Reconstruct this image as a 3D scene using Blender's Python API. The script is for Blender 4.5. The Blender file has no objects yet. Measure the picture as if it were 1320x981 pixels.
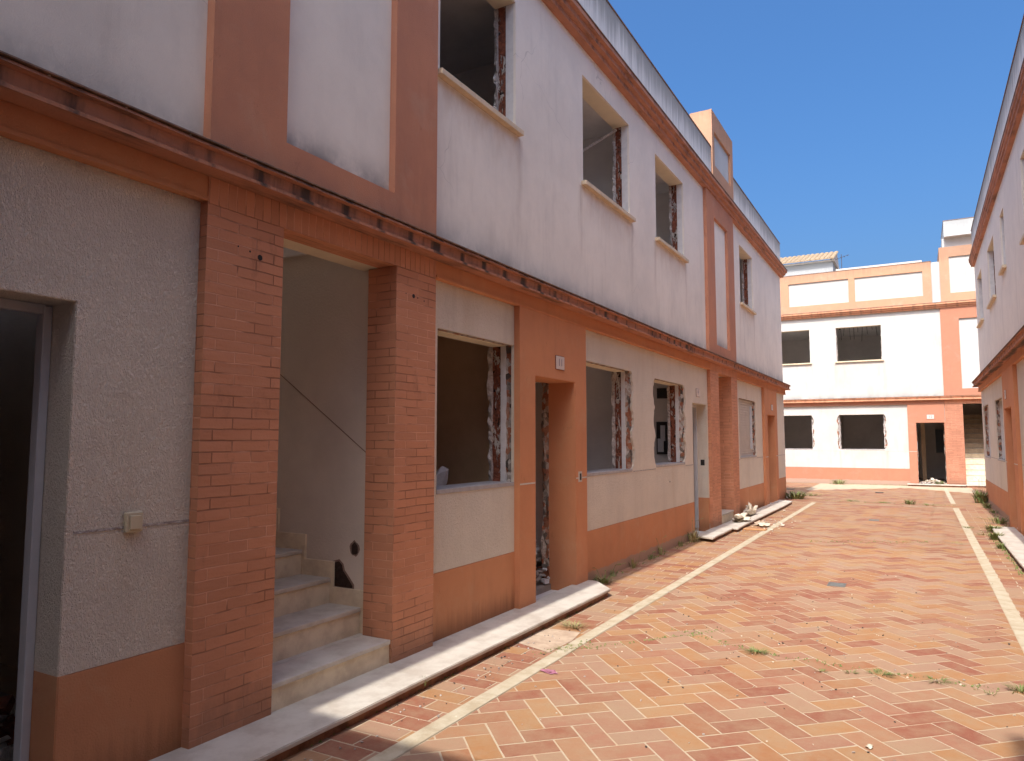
import bpy, bmesh, math, random
from mathutils import Vector, Matrix
from mathutils.geometry import delaunay_2d_cdt
R = math.radians
random.seed(7)
scene = bpy.context.scene
COL = scene.collection

# ------------------------------------------------------------------ node helpers
def new_mat(name):
    m = bpy.data.materials.new(name); m.use_nodes = True
    nt = m.node_tree; nt.nodes.clear()
    o = nt.nodes.new('ShaderNodeOutputMaterial'); b = nt.nodes.new('ShaderNodeBsdfPrincipled')
    nt.links.new(b.outputs[0], o.inputs[0])
    b.inputs['Roughness'].default_value = 0.9
    b.inputs['Specular IOR Level'].default_value = 0.25
    return m, nt, b
class N:
    """tiny wrapper to write node graphs briefly"""
    def __init__(s, nt):
        s.nt = nt
        s.tc = nt.nodes.new('ShaderNodeTexCoord'); s.geo = nt.nodes.new('ShaderNodeNewGeometry')
    def link(s, a, b): s.nt.links.new(a, b)
    def node(s, t, **k):
        n = s.nt.nodes.new(t)
        for a, v in k.items(): setattr(n, a, v)
        return n
    def uv(s): return s.tc.outputs['UV']
    def pos(s): return s.geo.outputs['Position']
    def scale(s, vec, sc):
        n = s.node('ShaderNodeMapping'); n.inputs['Scale'].default_value = sc
        s.link(vec, n.inputs['Vector']); return n.outputs[0]
    def noise(s, vec, scale, detail=3, rough=.55, dist=0):
        n = s.node('ShaderNodeTexNoise'); s.link(vec, n.inputs['Vector'])
        n.inputs['Scale'].default_value = scale; n.inputs['Detail'].default_value = detail
        n.inputs['Roughness'].default_value = rough; n.inputs['Distortion'].default_value = dist
        return n.outputs['Fac']
    def voro(s, vec, scale, feat='F1', out='Distance'):
        n = s.node('ShaderNodeTexVoronoi', feature=feat); s.link(vec, n.inputs['Vector'])
        n.inputs['Scale'].default_value = scale; return n.outputs[out]
    def math(s, op, a, b=None, c=None, clamp=False):
        n = s.node('ShaderNodeMath', operation=op, use_clamp=clamp)
        for i, v in enumerate((a, b, c)):
            if v is None: continue
            if isinstance(v, (int, float)): n.inputs[i].default_value = v
            else: s.link(v, n.inputs[i])
        return n.outputs[0]
    def ramp(s, f, a, b, x=0., y=1.):
        n = s.node('ShaderNodeMapRange', interpolation_type='SMOOTHSTEP')
        s.link(f, n.inputs[0])
        for i, v in enumerate((a, b, x, y)): n.inputs[i+1].default_value = v
        return n.outputs[0]
    def mix(s, f, a, b, mode='MIX'):
        n = s.node('ShaderNodeMix', data_type='RGBA', blend_type=mode, clamp_factor=True)
        if isinstance(f, (int, float)): n.inputs[0].default_value = f
        else: s.link(f, n.inputs[0])
        for i, v in ((6, a), (7, b)):
            if isinstance(v, (tuple, list)): n.inputs[i].default_value = (*v[:3], 1)
            else: s.link(v, n.inputs[i])
        return n.outputs[2]
    def cramp(s, f, stops):
        n = s.node('ShaderNodeValToRGB'); s.link(f, n.inputs[0])
        e = n.color_ramp.elements
        while len(e) < len(stops): e.new(.5)
        for i, (p, c) in enumerate(stops): e[i].position = p; e[i].color = (*c, 1)
        return n.outputs[0]
    def sep(s, vec):
        n = s.node('ShaderNodeSeparateXYZ'); s.link(vec, n.inputs[0]); return n.outputs
    def bump(s, b, h, strength=.5, dist=.01):
        n = s.node('ShaderNodeBump'); s.link(h, n.inputs['Height'])
        n.inputs['Strength'].default_value = strength; n.inputs['Distance'].default_value = dist
        s.link(n.outputs[0], b.inputs['Normal'])

MUL = lambda c, k: tuple(x*k for x in c)
def plaster(name, col, grain=70, sills=(), axis=1, crack=0, bump=.6, dist=.006, dirt=.25, dirtcol=(.25, .22, .2), streak=0, streakcol=(.06, .055, .05),
            streak_top=None, base=None, foot=None, worm=False, rough=.92, streak_len=.5, warm=None, above=None):
    m, nt, b = new_mat(name); n = N(nt); P = n.pos()
    big = n.noise(P, .9, 5, .6); mid = n.noise(P, 6, 4, .6); fine = n.noise(P, grain*2, 2)
    c = n.mix(n.ramp(big, .35, .75, 0, dirt), col, dirtcol)
    c = n.mix(n.ramp(mid, .35, .75, 0, .16), c, MUL(col, .7))
    c = n.mix(n.ramp(fine, .3, .7, 0, .12), c, MUL(col, .72))
    z = n.sep(P)[2]
    if col[0] > col[1]*1.8:   # faded and scuffed paint
        fd = n.noise(P, 2.3, 6, .72, .5); c = n.mix(n.ramp(fd, .5, .75, 0, .38), c, (col[0]*.95, col[1]*1.35, col[2]*1.6))
        sc_ = n.noise(n.scale(P, (1, 1, .5)), 13, 5, .75); c = n.mix(n.ramp(sc_, .62, .75, 0, .4), c, MUL(col, .55))
    if warm:   # yellowish tint, patchy
        w = n.noise(n.scale(n.uv(), (2.5, .5, 1)), 1, 4, .6)
        c = n.mix(n.ramp(w, .5, .85, 0, .35), c, warm)
    if above:  # patchy darkening just above a ledge, fading upwards
        for (z0, h, k) in above:
            g = n.math('SUBTRACT', 1, n.math('DIVIDE', n.math('SUBTRACT', z, z0), h), clamp=True)
            g = n.math('MULTIPLY', n.math('POWER', g, 2), n.math('GREATER_THAN', z, z0))
            g = n.math('MULTIPLY', g, n.ramp(n.noise(n.scale(n.uv(), (1.6, 1.2, 1)), 1.3, 5, .7), .3, .62, .15, 1))
            c = n.mix(n.math('MULTIPLY', g, k), c, (.10, .10, .11))
    if streak:
        ks = (9, .35, 28, .8) if streak_top is not None else (2.2, .45, 7, 1.1)
        s1 = n.noise(n.scale(n.uv(), (ks[0], ks[1], 1)), 1, 5, .65); s2 = n.noise(n.scale(n.uv(), (ks[2], ks[3], 1)), 1, 3, .6)
        s_ = n.math('ADD', n.math('MULTIPLY', s1, .65), n.math('MULTIPLY', s2, .35))
        f = n.ramp(s_, .5, .72, 0, 1)
        if streak_top is not None:
            g = n.math('SUBTRACT', 1, n.math('DIVIDE', n.math('SUBTRACT', streak_top, z), streak_len), clamp=True)
            f = n.math('MULTIPLY', n.ramp(n.math('ADD', n.math('MULTIPLY', g, .5), s_), .62, .92, 0, 1), n.math('POWER', g, .35))
        c = n.mix(n.math('MULTIPLY', f, streak), c, streakcol)
    for (a_, b_, zs) in sills:   # run-off marks below the window sills
        u_ = n.sep(P)[axis]; dn = n.math('SUBTRACT', zs, z)
        on = n.math('MULTIPLY', n.math('GREATER_THAN', dn, 0), n.math('SUBTRACT', 1, n.math('DIVIDE', dn, 1.1), clamp=True))
        wob = n.math('MULTIPLY', n.math('SUBTRACT', n.noise(n.scale(n.uv(), (3, 2, 1)), 1.5, 3), .5), .12)
        for e in (a_, b_):
            g = n.math('SUBTRACT', 1, n.math('DIVIDE', n.math('ABSOLUTE', n.math('SUBTRACT', n.math('ADD', u_, wob), e)), .075), clamp=True)
            c = n.mix(n.math('MULTIPLY', n.math('MULTIPLY', g, on), n.ramp(n.noise(n.scale(n.uv(), (14, 1.2, 1)), 1, 3), .3, .6, .1, .55)), c, (.40, .31, .25))
        band = n.math('MULTIPLY', n.ramp(u_, a_-.05, a_+.05), n.ramp(u_, b_+.05, b_-.05))
        sh = n.math('MULTIPLY', n.math('GREATER_THAN', dn, 0), n.math('SUBTRACT', 1, n.math('DIVIDE', dn, .45), clamp=True))
        c = n.mix(n.math('MULTIPLY', n.math('MULTIPLY', band, sh), n.ramp(n.noise(n.scale(n.uv(), (5, 2, 1)), 1.4, 4, .65), .35, .7, .05, .55)), c, (.60, .46, .33))
    if crack:
        cv = n.node('ShaderNodeVectorMath', operation='ADD'); nn = n.node('ShaderNodeTexNoise'); n.link(P, nn.inputs['Vector']); nn.inputs['Scale'].default_value = 3
        sc = n.node('ShaderNodeVectorMath', operation='SCALE'); n.link(nn.outputs['Color'], sc.inputs[0]); sc.inputs['Scale'].default_value = .35
        n.link(P, cv.inputs[0]); n.link(sc.outputs[0], cv.inputs[1])
        d_ = n.voro(cv.outputs[0], .55, 'DISTANCE_TO_EDGE')
        f = n.math('MULTIPLY', n.ramp(d_, .0022, .0005), n.ramp(n.noise(P, .8, 2), .5, .62))
        c = n.mix(n.math('MULTIPLY', f, crack), c, (.12, .10, .09))
    if base:   # bare render showing along the foot of the wall
        z0, bc = base
        e = n.math('ADD', z, n.math('MULTIPLY', n.math('SUBTRACT', n.noise(n.uv(), 5, 5, .7), .5), .11))
        c = n.mix(n.ramp(e, z0+.01, z0-.01), c, bc)
    if foot:   # dark run marks at the foot
        s1 = n.noise(n.scale(n.uv(), (16, 1, 1)), 1, 4, .6)
        e = n.math('ADD', z, n.math('MULTIPLY', s1, -.35))
        c = n.mix(n.ramp(e, foot, foot-.25, 0, .55), c, MUL(col, .3))
    nt.links.new(c, b.inputs['Base Color'])
    b.inputs['Roughness'].default_value = rough
    if worm:
        v = n.scale(P, (1, 1, .55)); a = n.noise(v, grain, 2, .5, 1.2); a2 = n.noise(v, grain*.5, 2, .5, .8)
        h = n.math('ADD', n.ramp(a, .38, .6), n.math('MULTIPLY', n.ramp(a2, .4, .62), .7))
    else:
        h = n.math('ADD', n.noise(P, grain, 3, .6), n.math('MULTIPLY', n.noise(P, 4, 3), .6))
    n.bump(b, h, bump, dist)
    return m

def brick(name, w=.25, h=.0593, col=(.60, .265, .145), soldier=False):
    m, nt, b = new_mat(name); n = N(nt)
    dv = n.node('ShaderNodeVectorMath', operation='ADD'); 
    ns = n.node('ShaderNodeTexNoise'); n.link(n.uv(), ns.inputs['Vector']); ns.inputs['Scale'].default_value = 7
    sc = n.node('ShaderNodeVectorMath', operation='SCALE'); n.link(ns.outputs['Color'], sc.inputs[0]); sc.inputs['Scale'].default_value = .010
    n.link(n.uv(), dv.inputs[0]); n.link(sc.outputs[0], dv.inputs[1])
    t = n.node('ShaderNodeTexBrick'); n.link(dv.outputs[0], t.inputs['Vector'])
    t.offset = 0 if soldier else .5
    for k, v in (('Scale', 1), ('Mortar Size', .0042), ('Mortar Smooth', .35), ('Bias', 0), ('Brick Width', w), ('Row Height', h)):
        t.inputs[k].default_value = v
    t.inputs['Color1'].default_value = (*MUL(col, .9), 1); t.inputs['Color2'].default_value = (*MUL(col, 1.07), 1)
    t.inputs['Mortar'].default_value = (*col, 1)
    c = t.outputs['Color']
    big = n.noise(n.pos(), 1.6, 5, .6)
    c = n.mix(n.ramp(big, .35, .7, 0, .3), c, MUL(col, .8))
    # joints: some pale, some dark
    jn = n.noise(n.uv(), 2.2, 3, .6)
    jc = n.mix(n.ramp(jn, .44, .56), MUL(col, .5), (.74, .38, .24))
    c = n.mix(n.math('MULTIPLY', t.outputs['Fac'], n.ramp(n.noise(n.uv(), 6, 2), .3, .65, .4, .95)), c, jc)
    st = n.noise(n.scale(n.uv(), (5, 2, 1)), 1.2, 5, .7)
    c = n.mix(n.ramp(st, .56, .78, 0, .5), c, MUL(col, .42))
    zz = n.sep(n.pos())[2]; c = n.mix(n.ramp(n.math('SUBTRACT', zz, n.math('MULTIPLY', n.noise(n.scale(n.uv(), (9, 2, 1)), 1, 4, .7), .5)), .1, -.15, 0, .5), c, (.25, .14, .09))
    nt.links.new(c, b.inputs['Base Color'])
    hgt = n.math('SUBTRACT', n.math('MULTIPLY', n.noise(n.pos(), 60, 3), .25), t.outputs['Fac'])
    hgt = n.math('ADD', hgt, n.math('MULTIPLY', n.noise(n.scale(n.uv(), (2, 9, 1)), 2, 2), .9))
    n.bump(b, hgt, .9, .007)
    b.inputs['Roughness'].default_value = .75
    return m

def ledge_mat(name, k=1., col=(.50, .225, .135), kj=.13):
    m, nt, b = new_mat(name); n = N(nt); P = n.pos()
    u = n.sep(n.uv())[0]
    fr = n.math('FRACT', n.math('DIVIDE', u, .335))
    joint = n.ramp(n.math('ABSOLUTE', n.math('SUBTRACT', fr, .5)), .30, .5, 0, 1)
    s1 = n.noise(n.scale(n.uv(), (7, 1.2, 1)), 1, 5, .65)
    gate = n.noise(n.scale(n.uv(), (1.1, .2, 1)), 1, 2, .5)
    f = n.ramp(n.math('ADD', n.math('MULTIPLY', joint, kj), n.math('ADD', n.math('MULTIPLY', s1, .75), n.math('MULTIPLY', gate, .3))), .50, .72, 0, .9*k)
    c = n.mix(n.ramp(n.noise(P, 5, 5, .6), .3, .7, 0, .5), col, MUL(col, .72))
    c = n.mix(f, c, (.055, .048, .042))
    nt.links.new(c, b.inputs['Base Color'])
    n.bump(b, n.noise(P, 60, 3), .5, .005)
    return m

def simple(name, col, rough=.8, var=.25, nscale=8, bump=.3, metal=0, col2=None, bdist=.004, bscale=50):
    m, nt, b = new_mat(name); n = N(nt); P = n.pos()
    c = n.mix(n.ramp(n.noise(P, nscale, 5, .65), .35, .7, 0, 1 if col2 else var), col, col2 or MUL(col, .5))
    nt.links.new(c, b.inputs['Base Color']); b.inputs['Roughness'].default_value = rough; b.inputs['Metallic'].default_value = metal
    if bump: n.bump(b, n.noise(P, bscale, 4), bump, bdist)
    return m

def rubble_mat(name):
    m, nt, b = new_mat(name); n = N(nt); P = n.pos()
    v = n.node('ShaderNodeTexVoronoi'); n.link(n.scale(P, (1, 1, .7)), v.inputs['Vector']); v.inputs['Scale'].default_value = 22
    r = n.sep(v.outputs['Color'])[0]
    c = n.cramp(r, [(0, (.36, .12, .06)), (.3, (.42, .20, .12)), (.45, (.5, .44, .38)), (.7, (.62, .56, .5)), (.88, (.04, .03, .025)), (1, (.3, .26, .22))])
    c = n.mix(n.ramp(n.noise(P, 30, 4, .7), .4, .7, 0, .5), c, (.2, .14, .1))
    nt.links.new(c, b.inputs['Base Color'])
    n.bump(b, n.math('ADD', n.noise(P, 35, 4, .7), n.math('MULTIPLY', r, .8)), 1, .03)
    return m

def tile_mat():
    m, nt, b = new_mat('terracotta_pavers'); n = N(nt); P = n.pos()
    a = n.node('ShaderNodeAttribute', attribute_name='tone'); r = a.outputs['Fac']
    c = n.cramp(r, [(0, (.355, .095, .06)), (.22, (.40, .125, .075)), (.38, (.50, .205, .085)), (.55, (.53, .24, .115)),
                    (.68, (.45, .165, .11)), (.82, (.50, .255, .165)), (1, (.47, .235, .165))])
    c = n.mix(n.ramp(n.noise(P, 9, 6, .7), .35, .7, 0, .45), c, (.50, .30, .19))
    c = n.mix(n.ramp(n.noise(P, 45, 4, .65), .55, .8, 0, .3), c, (.22, .09, .05))
    dust = n.ramp(n.noise(P, .9, 7, .7), .38, .72, .04, .38)
    yy = n.sep(P)[1]
    c = n.mix(dust, c, (.50, .33, .205))
    c = n.mix(n.ramp(n.noise(P, 1.7, 6, .7, .4), .62, .78, 0, .32), c, (.16, .10, .07))
    c = n.mix(1, c, (.70, .79, .75), 'MULTIPLY')
    edge = n.noise(P, 70, 4, .7); c = n.mix(n.ramp(edge, .6, .75, 0, .35), c, (.50, .40, .28))
    nt.links.new(c, b.inputs['Base Color']); b.inputs['Roughness'].default_value = .72
    n.bump(b, n.math('ADD', n.noise(P, 40, 4, .6), n.noise(P, 6, 3)), .35, .006)
    return m

M = {}
M['white_ground'] = plaster('rough_white_render', (.87, .775, .64), grain=125, bump=.85, dist=.006, dirt=.14, worm=True, streak=.18,
                            streakcol=(.30, .22, .15), warm=(.62, .47, .30))
M['white_upper'] = plaster('white_render', (.86, .785, .68), grain=120, bump=.55, dist=.004, dirt=.22, dirtcol=(.42, .39, .38), streak=.22,
                           streakcol=(.34, .29, .26), above=[(3.1, .40, .85)])
M['white_left'] = plaster('white_render_with_runoff', (.86, .785, .68), grain=120, bump=.5, dist=.003, dirt=.26, dirtcol=(.42, .39, .36), streak=.25,
                          streakcol=(.34, .29, .25), above=[(3.1, .40, .85)], crack=.22,
                          sills=[(4.5, 5.92, 4.51), (7.36, 9.06, 4.51), (10.02, 11.63, 4.51), (15.78, 17.3, 4.51)])
M['white_far'] = plaster('white_render_darkened_for_sun', (.55, .535, .49), grain=110, bump=.5, dist=.004, dirt=.45, dirtcol=(.42, .39, .34), streak=.4,
                         streakcol=(.36, .31, .25), above=[(3.1, .3, .6)], axis=0, sills=[(-3.6, -3.42, 4.45), (-2.6, -1.0, 4.45), (-2.55, -1.0, 1.2)])  # far copy of the white, darkened against clipping in direct sun, with more dirt
M['orange_far'] = plaster('orange_render_darkened_for_sun', (.46, .205, .125), grain=120, bump=.6, dist=.004, dirt=.3, dirtcol=(.36, .18, .12), streak=.25, streakcol=(.26, .13, .09))  # orange toned down in colour to offset the full sun on the far row
M['orange_far_base'] = plaster('orange_dado_darkened_for_sun', (.46, .20, .12), grain=120, bump=.6, dist=.004, dirt=.3, dirtcol=(.36, .18, .12), streak=.25, streakcol=(.26, .13, .09), base=(.15, (.40, .27, .20)))  # dado of the sunlit far row, base colour lowered to balance the sun
M['white_panel'] = plaster('white_panel_render', (.86, .785, .68), grain=120, bump=.5, dist=.004, dirt=.2, dirtcol=(.42, .39, .38), streak=.15,
                           streakcol=(.3, .27, .25), above=[(3.36, .30, .9)])
M['parapet'] = plaster('weathered_white_parapet', (.80, .78, .73), grain=90, bump=.6, dist=.004, dirt=.12, streak=.65, streakcol=(.13, .13, .12),
                       streak_top=7.19, streak_len=.75)
M['parapet_far'] = plaster('weathered_white_box', (.55, .56, .55), grain=90, bump=.6, dist=.004, dirt=.3, streak=.5, streakcol=(.25, .26, .25),
                           streak_top=9.3, streak_len=.9)
M['orange'] = plaster('orange_render', (.61, .262, .125), grain=120, bump=.8, dist=.004, dirt=.3, dirtcol=(.36, .14, .085), streak=.18, streakcol=(.22, .09, .06))
M['orange_dado'] = plaster('orange_dado_render', (.60, .268, .13), grain=120, bump=.8, dist=.004, dirt=.3, dirtcol=(.40, .16, .08), streak=.2,
                           streakcol=(.26, .11, .06), foot=.12)
M['orange_dado_bare'] = plaster('orange_dado_bare_foot', (.60, .268, .13), grain=120, bump=.8, dist=.004, dirt=.3, dirtcol=(.34, .13, .07), streak=.2,
                           streakcol=(.26, .11, .06), base=(.125, (.42, .27, .19)))
M['orange_upper'] = plaster('weathered_orange_render', (.58, .258, .148), grain=120, bump=.8, dist=.004, dirt=.45, dirtcol=(.30, .14, .11), streak=.22,
                            streakcol=(.15, .08, .06), above=[(3.1, .25, .5)])
M['orange_parapet'] = plaster('stained_orange_parapet', (.56, .30, .18), grain=120, bump=.8, dist=.004, dirt=.4, dirtcol=(.36, .24, .17), streak=.45,
                              streakcol=(.24, .16, .11), streak_top=8.1, streak_len=.7)
M['brick'] = brick('orange_painted_brick')
M['brick_far'] = brick('brick_darkened_for_sun', col=(.46, .20, .12))  # darker copy of the painted brick, compensating for sun on the far row
M['soldier'] = brick('orange_soldier_brick', w=.0593, h=.5, soldier=True)
M['ledge'] = ledge_mat('stained_orange_ledge')
M['cornice'] = ledge_mat('weathered_orange_cornice', .8, (.52, .24, .15), .0)
M['ledge_far'] = ledge_mat('faintly_stained_orange_ledge', .4, (.62, .30, .17))
M['lip'] = simple('orange_lip', (.54, .25, .13), var=.4, nscale=6)
M['topdirt'] = simple('mossy_ledge_top', (.16, .115, .09), var=.6, nscale=14, col2=(.34, .20, .14), bump=.8)
M['mortar'] = simple('pale_mortar', (.62, .56, .48), var=.3)
M['jamb'] = simple('grey_white_jamb_render', (.70, .67, .65), var=.25, nscale=12, bump=.5)
def exposed_mat(name):
    m, nt, b = new_mat(name); n = N(nt); P = n.pos()
    c = n.mix(n.ramp(n.noise(P, 25, 5, .65), .35, .7), (.30, .10, .055), (.13, .05, .032))
    pt = n.ramp(n.noise(n.scale(P, (1, 1, .35)), 17, 5, .7, .6), .54, .58)
    c = n.mix(pt, c, (.58, .53, .47))
    c = n.mix(n.ramp(n.noise(P, 11, 3, .6), .60, .66), c, (.03, .02, .015))
    nt.links.new(c, b.inputs['Base Color']); n.bump(b, n.math('ADD', n.noise(P, 50, 4), pt), 1, .02)
    return m
M['exposed'] = exposed_mat('exposed_brick_with_render_patches')
M['redbrick'] = simple('exposed_brown_brick', (.20, .065, .035), var=.9, nscale=25, bump=1, col2=(.09, .035, .022), bdist=.02)
M['rubble'] = rubble_mat('broken_masonry')
M['chip'] = simple('broken_white_plaster_edge', (.58, .53, .49), var=.7, nscale=30, bump=1, bdist=.02, col2=(.34, .28, .24))
M['sill'] = simple('cream_stone_sill', (.70, .56, .38), rough=.6, var=.3, nscale=12, bump=.15)
M['cream'] = simple('cream_soffit_paint', (.78, .68, .50), rough=.8, var=.15, nscale=5, bump=.2)
M['sill_grey'] = simple('grey_stone_sill', (.40, .38, .37), rough=.5, var=.35, nscale=15, bump=.15)
M['room'] = plaster('room_paint', (.78, .74, .70), grain=30, bump=.15, dist=.003, dirt=.3)
M['room_brown'] = simple('room_brown_tiles', (.60, .42, .26), rough=.5, var=.3, nscale=3, bump=.1)
M['ceil'] = simple('room_ceiling', (.75, .72, .69), var=.3, nscale=2, bump=.1)
M['dark'] = simple('room_floor_dust', (.40, .34, .29), var=.5, nscale=5)
M['stairwall'] = plaster('stairwell_render', (.76, .67, .56), grain=55, bump=.7, dist=.005, dirt=.3, dirtcol=(.26, .21, .18))
M['stepbrick'] = simple('worn_brown_brick_riser', (.34, .17, .10), var=.7, nscale=9, bump=.6, col2=(.16, .08, .05))
M['marble'] = simple('worn_white_marble', (.60, .55, .47), rough=.45, var=.35, nscale=5, bump=.25, col2=(.46, .40, .33), bscale=25)
M['riser'] = simple('cream_riser_stone', (.80, .68, .49), rough=.6, var=.35, nscale=6, bump=.3, col2=(.62, .50, .35))
M['metal'] = simple('weathered_white_metal', (.55, .55, .56), rough=.5, var=.2, nscale=4, bump=.1)
M['socket'] = simple('cream_plastic', (.62, .53, .36), rough=.5, var=.1, bump=0)
M['black'] = simple('black_plastic', (.03, .028, .026), rough=.6, var=.1, bump=0)
M['scar'] = simple('brown_plaster_scar', (.30, .20, .15), var=.5, nscale=20, bump=.5)
M['hole'] = simple('dark_cavity_brick', (.05, .028, .02), var=.6, nscale=40, bump=1, bdist=.02)
M['plate'] = simple('pale_ceramic_plate', (.62, .52, .46), rough=.4, var=.1, bump=0)
M['ink'] = simple('grey_ink', (.22, .17, .2), rough=.7, var=.1, bump=0)
M['shutter'] = simple('off_white_shutter_slats', (.60, .54, .47), rough=.6, var=.25, nscale=7, bump=.1)
M['band'] = simple('cream_concrete_band', (.50, .43, .31), rough=.8, var=.35, nscale=7, bump=.6, col2=(.40, .32, .21))
M['grout'] = simple('sandy_grout', (.46, .38, .27), rough=.95, var=.5, nscale=6, bump=.8, col2=(.46, .33, .21))
M['soil'] = simple('dusty_soil', (.32, .24, .17), rough=.95, var=.5, nscale=1.5, bump=.8, bdist=.05, bscale=10)
M['concrete'] = simple('smeared_concrete', (.50, .38, .27), rough=.9, var=.5, nscale=9, bump=.7, col2=(.38, .27, .19))
M['iron'] = simple('grey_iron', (.20, .20, .18), rough=.6, var=.4, nscale=20, bump=.5, metal=.3)
M['weed'] = simple('weed_green', (.13, .175, .05), rough=.7, var=.5, nscale=12, bump=0, col2=(.26, .24, .10))
M['weed_dry'] = simple('weed_dry', (.36, .30, .14), rough=.8, var=.5, nscale=12, bump=0, col2=(.22, .22, .08))
M['card'] = simple('orange_board', (.50, .26, .12), rough=.8, var=.3, nscale=8, bump=.2)
M['plasterbit'] = simple('plaster_lump', (.66, .58, .45), rough=.9, var=.4, nscale=14, bump=.8)
M['sack'] = simple('pale_plastic_sack', (.50, .46, .44), rough=.55, var=.4, nscale=8, bump=.4)
M['tileroof'] = simple('ochre_roof_tile', (.40, .30, .19), rough=.85, var=.7, nscale=10, bump=.5, col2=(.24, .16, .09))
M['wire'] = simple('rusty_rod', (.08, .06, .05), rough=.8, var=.3, bump=0)
M['pink'] = simple('pink_wrapper', (.38, .16, .22), rough=.4, var=.3, bump=0)
M['box'] = simple('grey_blue_glass', (.06, .075, .085), rough=.2, var=.2, bump=0)
M['paver'] = tile_mat()

# ------------------------------------------------------------------ object helpers
def props(o, label=None, cat=None, group=None, kind=None):
    if label: o['label'] = label
    if cat: o['category'] = cat
    if group: o['group'] = group
    if kind: o['kind'] = kind
    return o
def thing(name, label, cat, loc=(0, 0, 0), group=None):
    o = bpy.data.objects.new(name, None); COL.objects.link(o); o.location = loc; o.empty_display_size = .2
    return props(o, label, cat, group)

def finish(bm, name, mat, parent=None, recalc=True, smooth=False, weld=True):
    if weld: bmesh.ops.remove_doubles(bm, verts=bm.verts, dist=.00005)
    if recalc: bmesh.ops.recalc_face_normals(bm, faces=bm.faces)
    uv = bm.loops.layers.uv.new('UVMap')
    bm.normal_update()
    for f in bm.faces:
        n = f.normal; ax = max(range(3), key=lambda i: abs(n[i]))
        f.smooth = smooth
        for l in f.loops:
            c = l.vert.co
            l[uv].uv = (c.y, c.z) if ax == 0 else ((c.x, c.z) if ax == 1 else (c.x, c.y))
    off = Vector(parent_world(parent)) if parent else Vector((0, 0, 0))
    bmesh.ops.translate(bm, verts=bm.verts, vec=-off)
    me = bpy.data.meshes.new(name); bm.to_mesh(me); bm.free()
    o = bpy.data.objects.new(name, me); COL.objects.link(o)
    for x in (mat if isinstance(mat, (list, tuple)) else [mat]): me.materials.append(x)
    if parent: o.parent = parent
    return o
def parent_world(p):
    v = Vector((0, 0, 0))
    while p: v += p.location; p = p.parent
    return v

class Frame:
    """facade coordinates: u along the wall, w out into the street, z up"""
    def __init__(s, f): s.f = f
    def __call__(s, u, w, z): return s.f(u, w, z)
LEFT = Frame(lambda u, w, z: (-3.2+w, u, z))
RIGHT = Frame(lambda u, w, z: (1.40-w, u, z))
FAR = Frame(lambda u, w, z: (u, 29-w, z))
REAR = Frame(lambda u, w, z: (u, -2.2+w, z))

def box(bm, F, u0, u1, w0, w1, z0, z1, mi=0):
    v = [bm.verts.new(F(u, w, z)) for u in (u0, u1) for w in (w0, w1) for z in (z0, z1)]
    for q in ((0, 1, 3, 2), (4, 6, 7, 5), (0, 4, 5, 1), (2, 3, 7, 6), (0, 2, 6, 4), (1, 5, 7, 3)):
        bm.faces.new([v[i] for i in q]).material_index = mi
def B(F, name, mat, parent, *boxes, bevel=0, join=False):
    if len(boxes) > 1 and not join:
        return [B(F, name, mat, parent, b, bevel=bevel) for b in boxes][0]
    bm = bmesh.new()
    for b in boxes: box(bm, F, *b)
    if bevel:
        bmesh.ops.bevel(bm, geom=list(bm.edges), offset=bevel, segments=1, affect='EDGES')
    return finish(bm, name, mat, parent, weld=False)

def inpoly(x, y, poly):
    c = False; j = len(poly)-1
    for i in range(len(poly)):
        a, b = poly[i], poly[j]
        if (a[1] > y) != (b[1] > y) and x < (b[0]-a[0])*(y-a[1])/(b[1]-a[1])+a[0]: c = not c
        j = i
    return c
def leaf(bm, F, outer, holes, w0, w1, holes_back=None, caps=(True, True)):
    """a slab between w0 (back) and w1 (front) with holes; back holes may differ in shape"""
    hb = holes_back or holes
    for w, hs, on in ((w1, holes, caps[1]), (w0, hb, caps[0])):
        if not on: continue
        pts = [Vector(p) for p in outer]; edges = [(i, (i+1) % len(outer)) for i in range(len(outer))]
        for h in hs:
            k = len(pts); pts += [Vector(p) for p in h]
            edges += [(k+i, k+(i+1) % len(h)) for i in range(len(h))]
        vo, eo, fo = delaunay_2d_cdt(pts, edges, [], 0, 1e-5)[:3]
        vs = [bm.verts.new(F(p.x, w, p.y)) for p in vo]
        for f in fo:
            cx = sum(vo[i].x for i in f)/len(f); cy = sum(vo[i].y for i in f)/len(f)
            if not inpoly(cx, cy, outer) or any(inpoly(cx, cy, h) for h in hs): continue
            try: bm.faces.new([vs[i] for i in f])
            except ValueError: pass
    def side(pf, pb):
        a = [bm.verts.new(F(p[0], w1, p[1])) for p in pf]; b = [bm.verts.new(F(p[0], w0, p[1])) for p in pb]
        for i in range(len(a)):
            j = (i+1) % len(a); bm.faces.new([a[i], a[j], b[j], b[i]])
    side(outer, outer)
    for h, g in zip(holes, hb): side(h, g)
def rect(u0, u1, z0, z1): return [(u0, z0), (u1, z0), (u1, z1), (u0, z1)]
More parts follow.
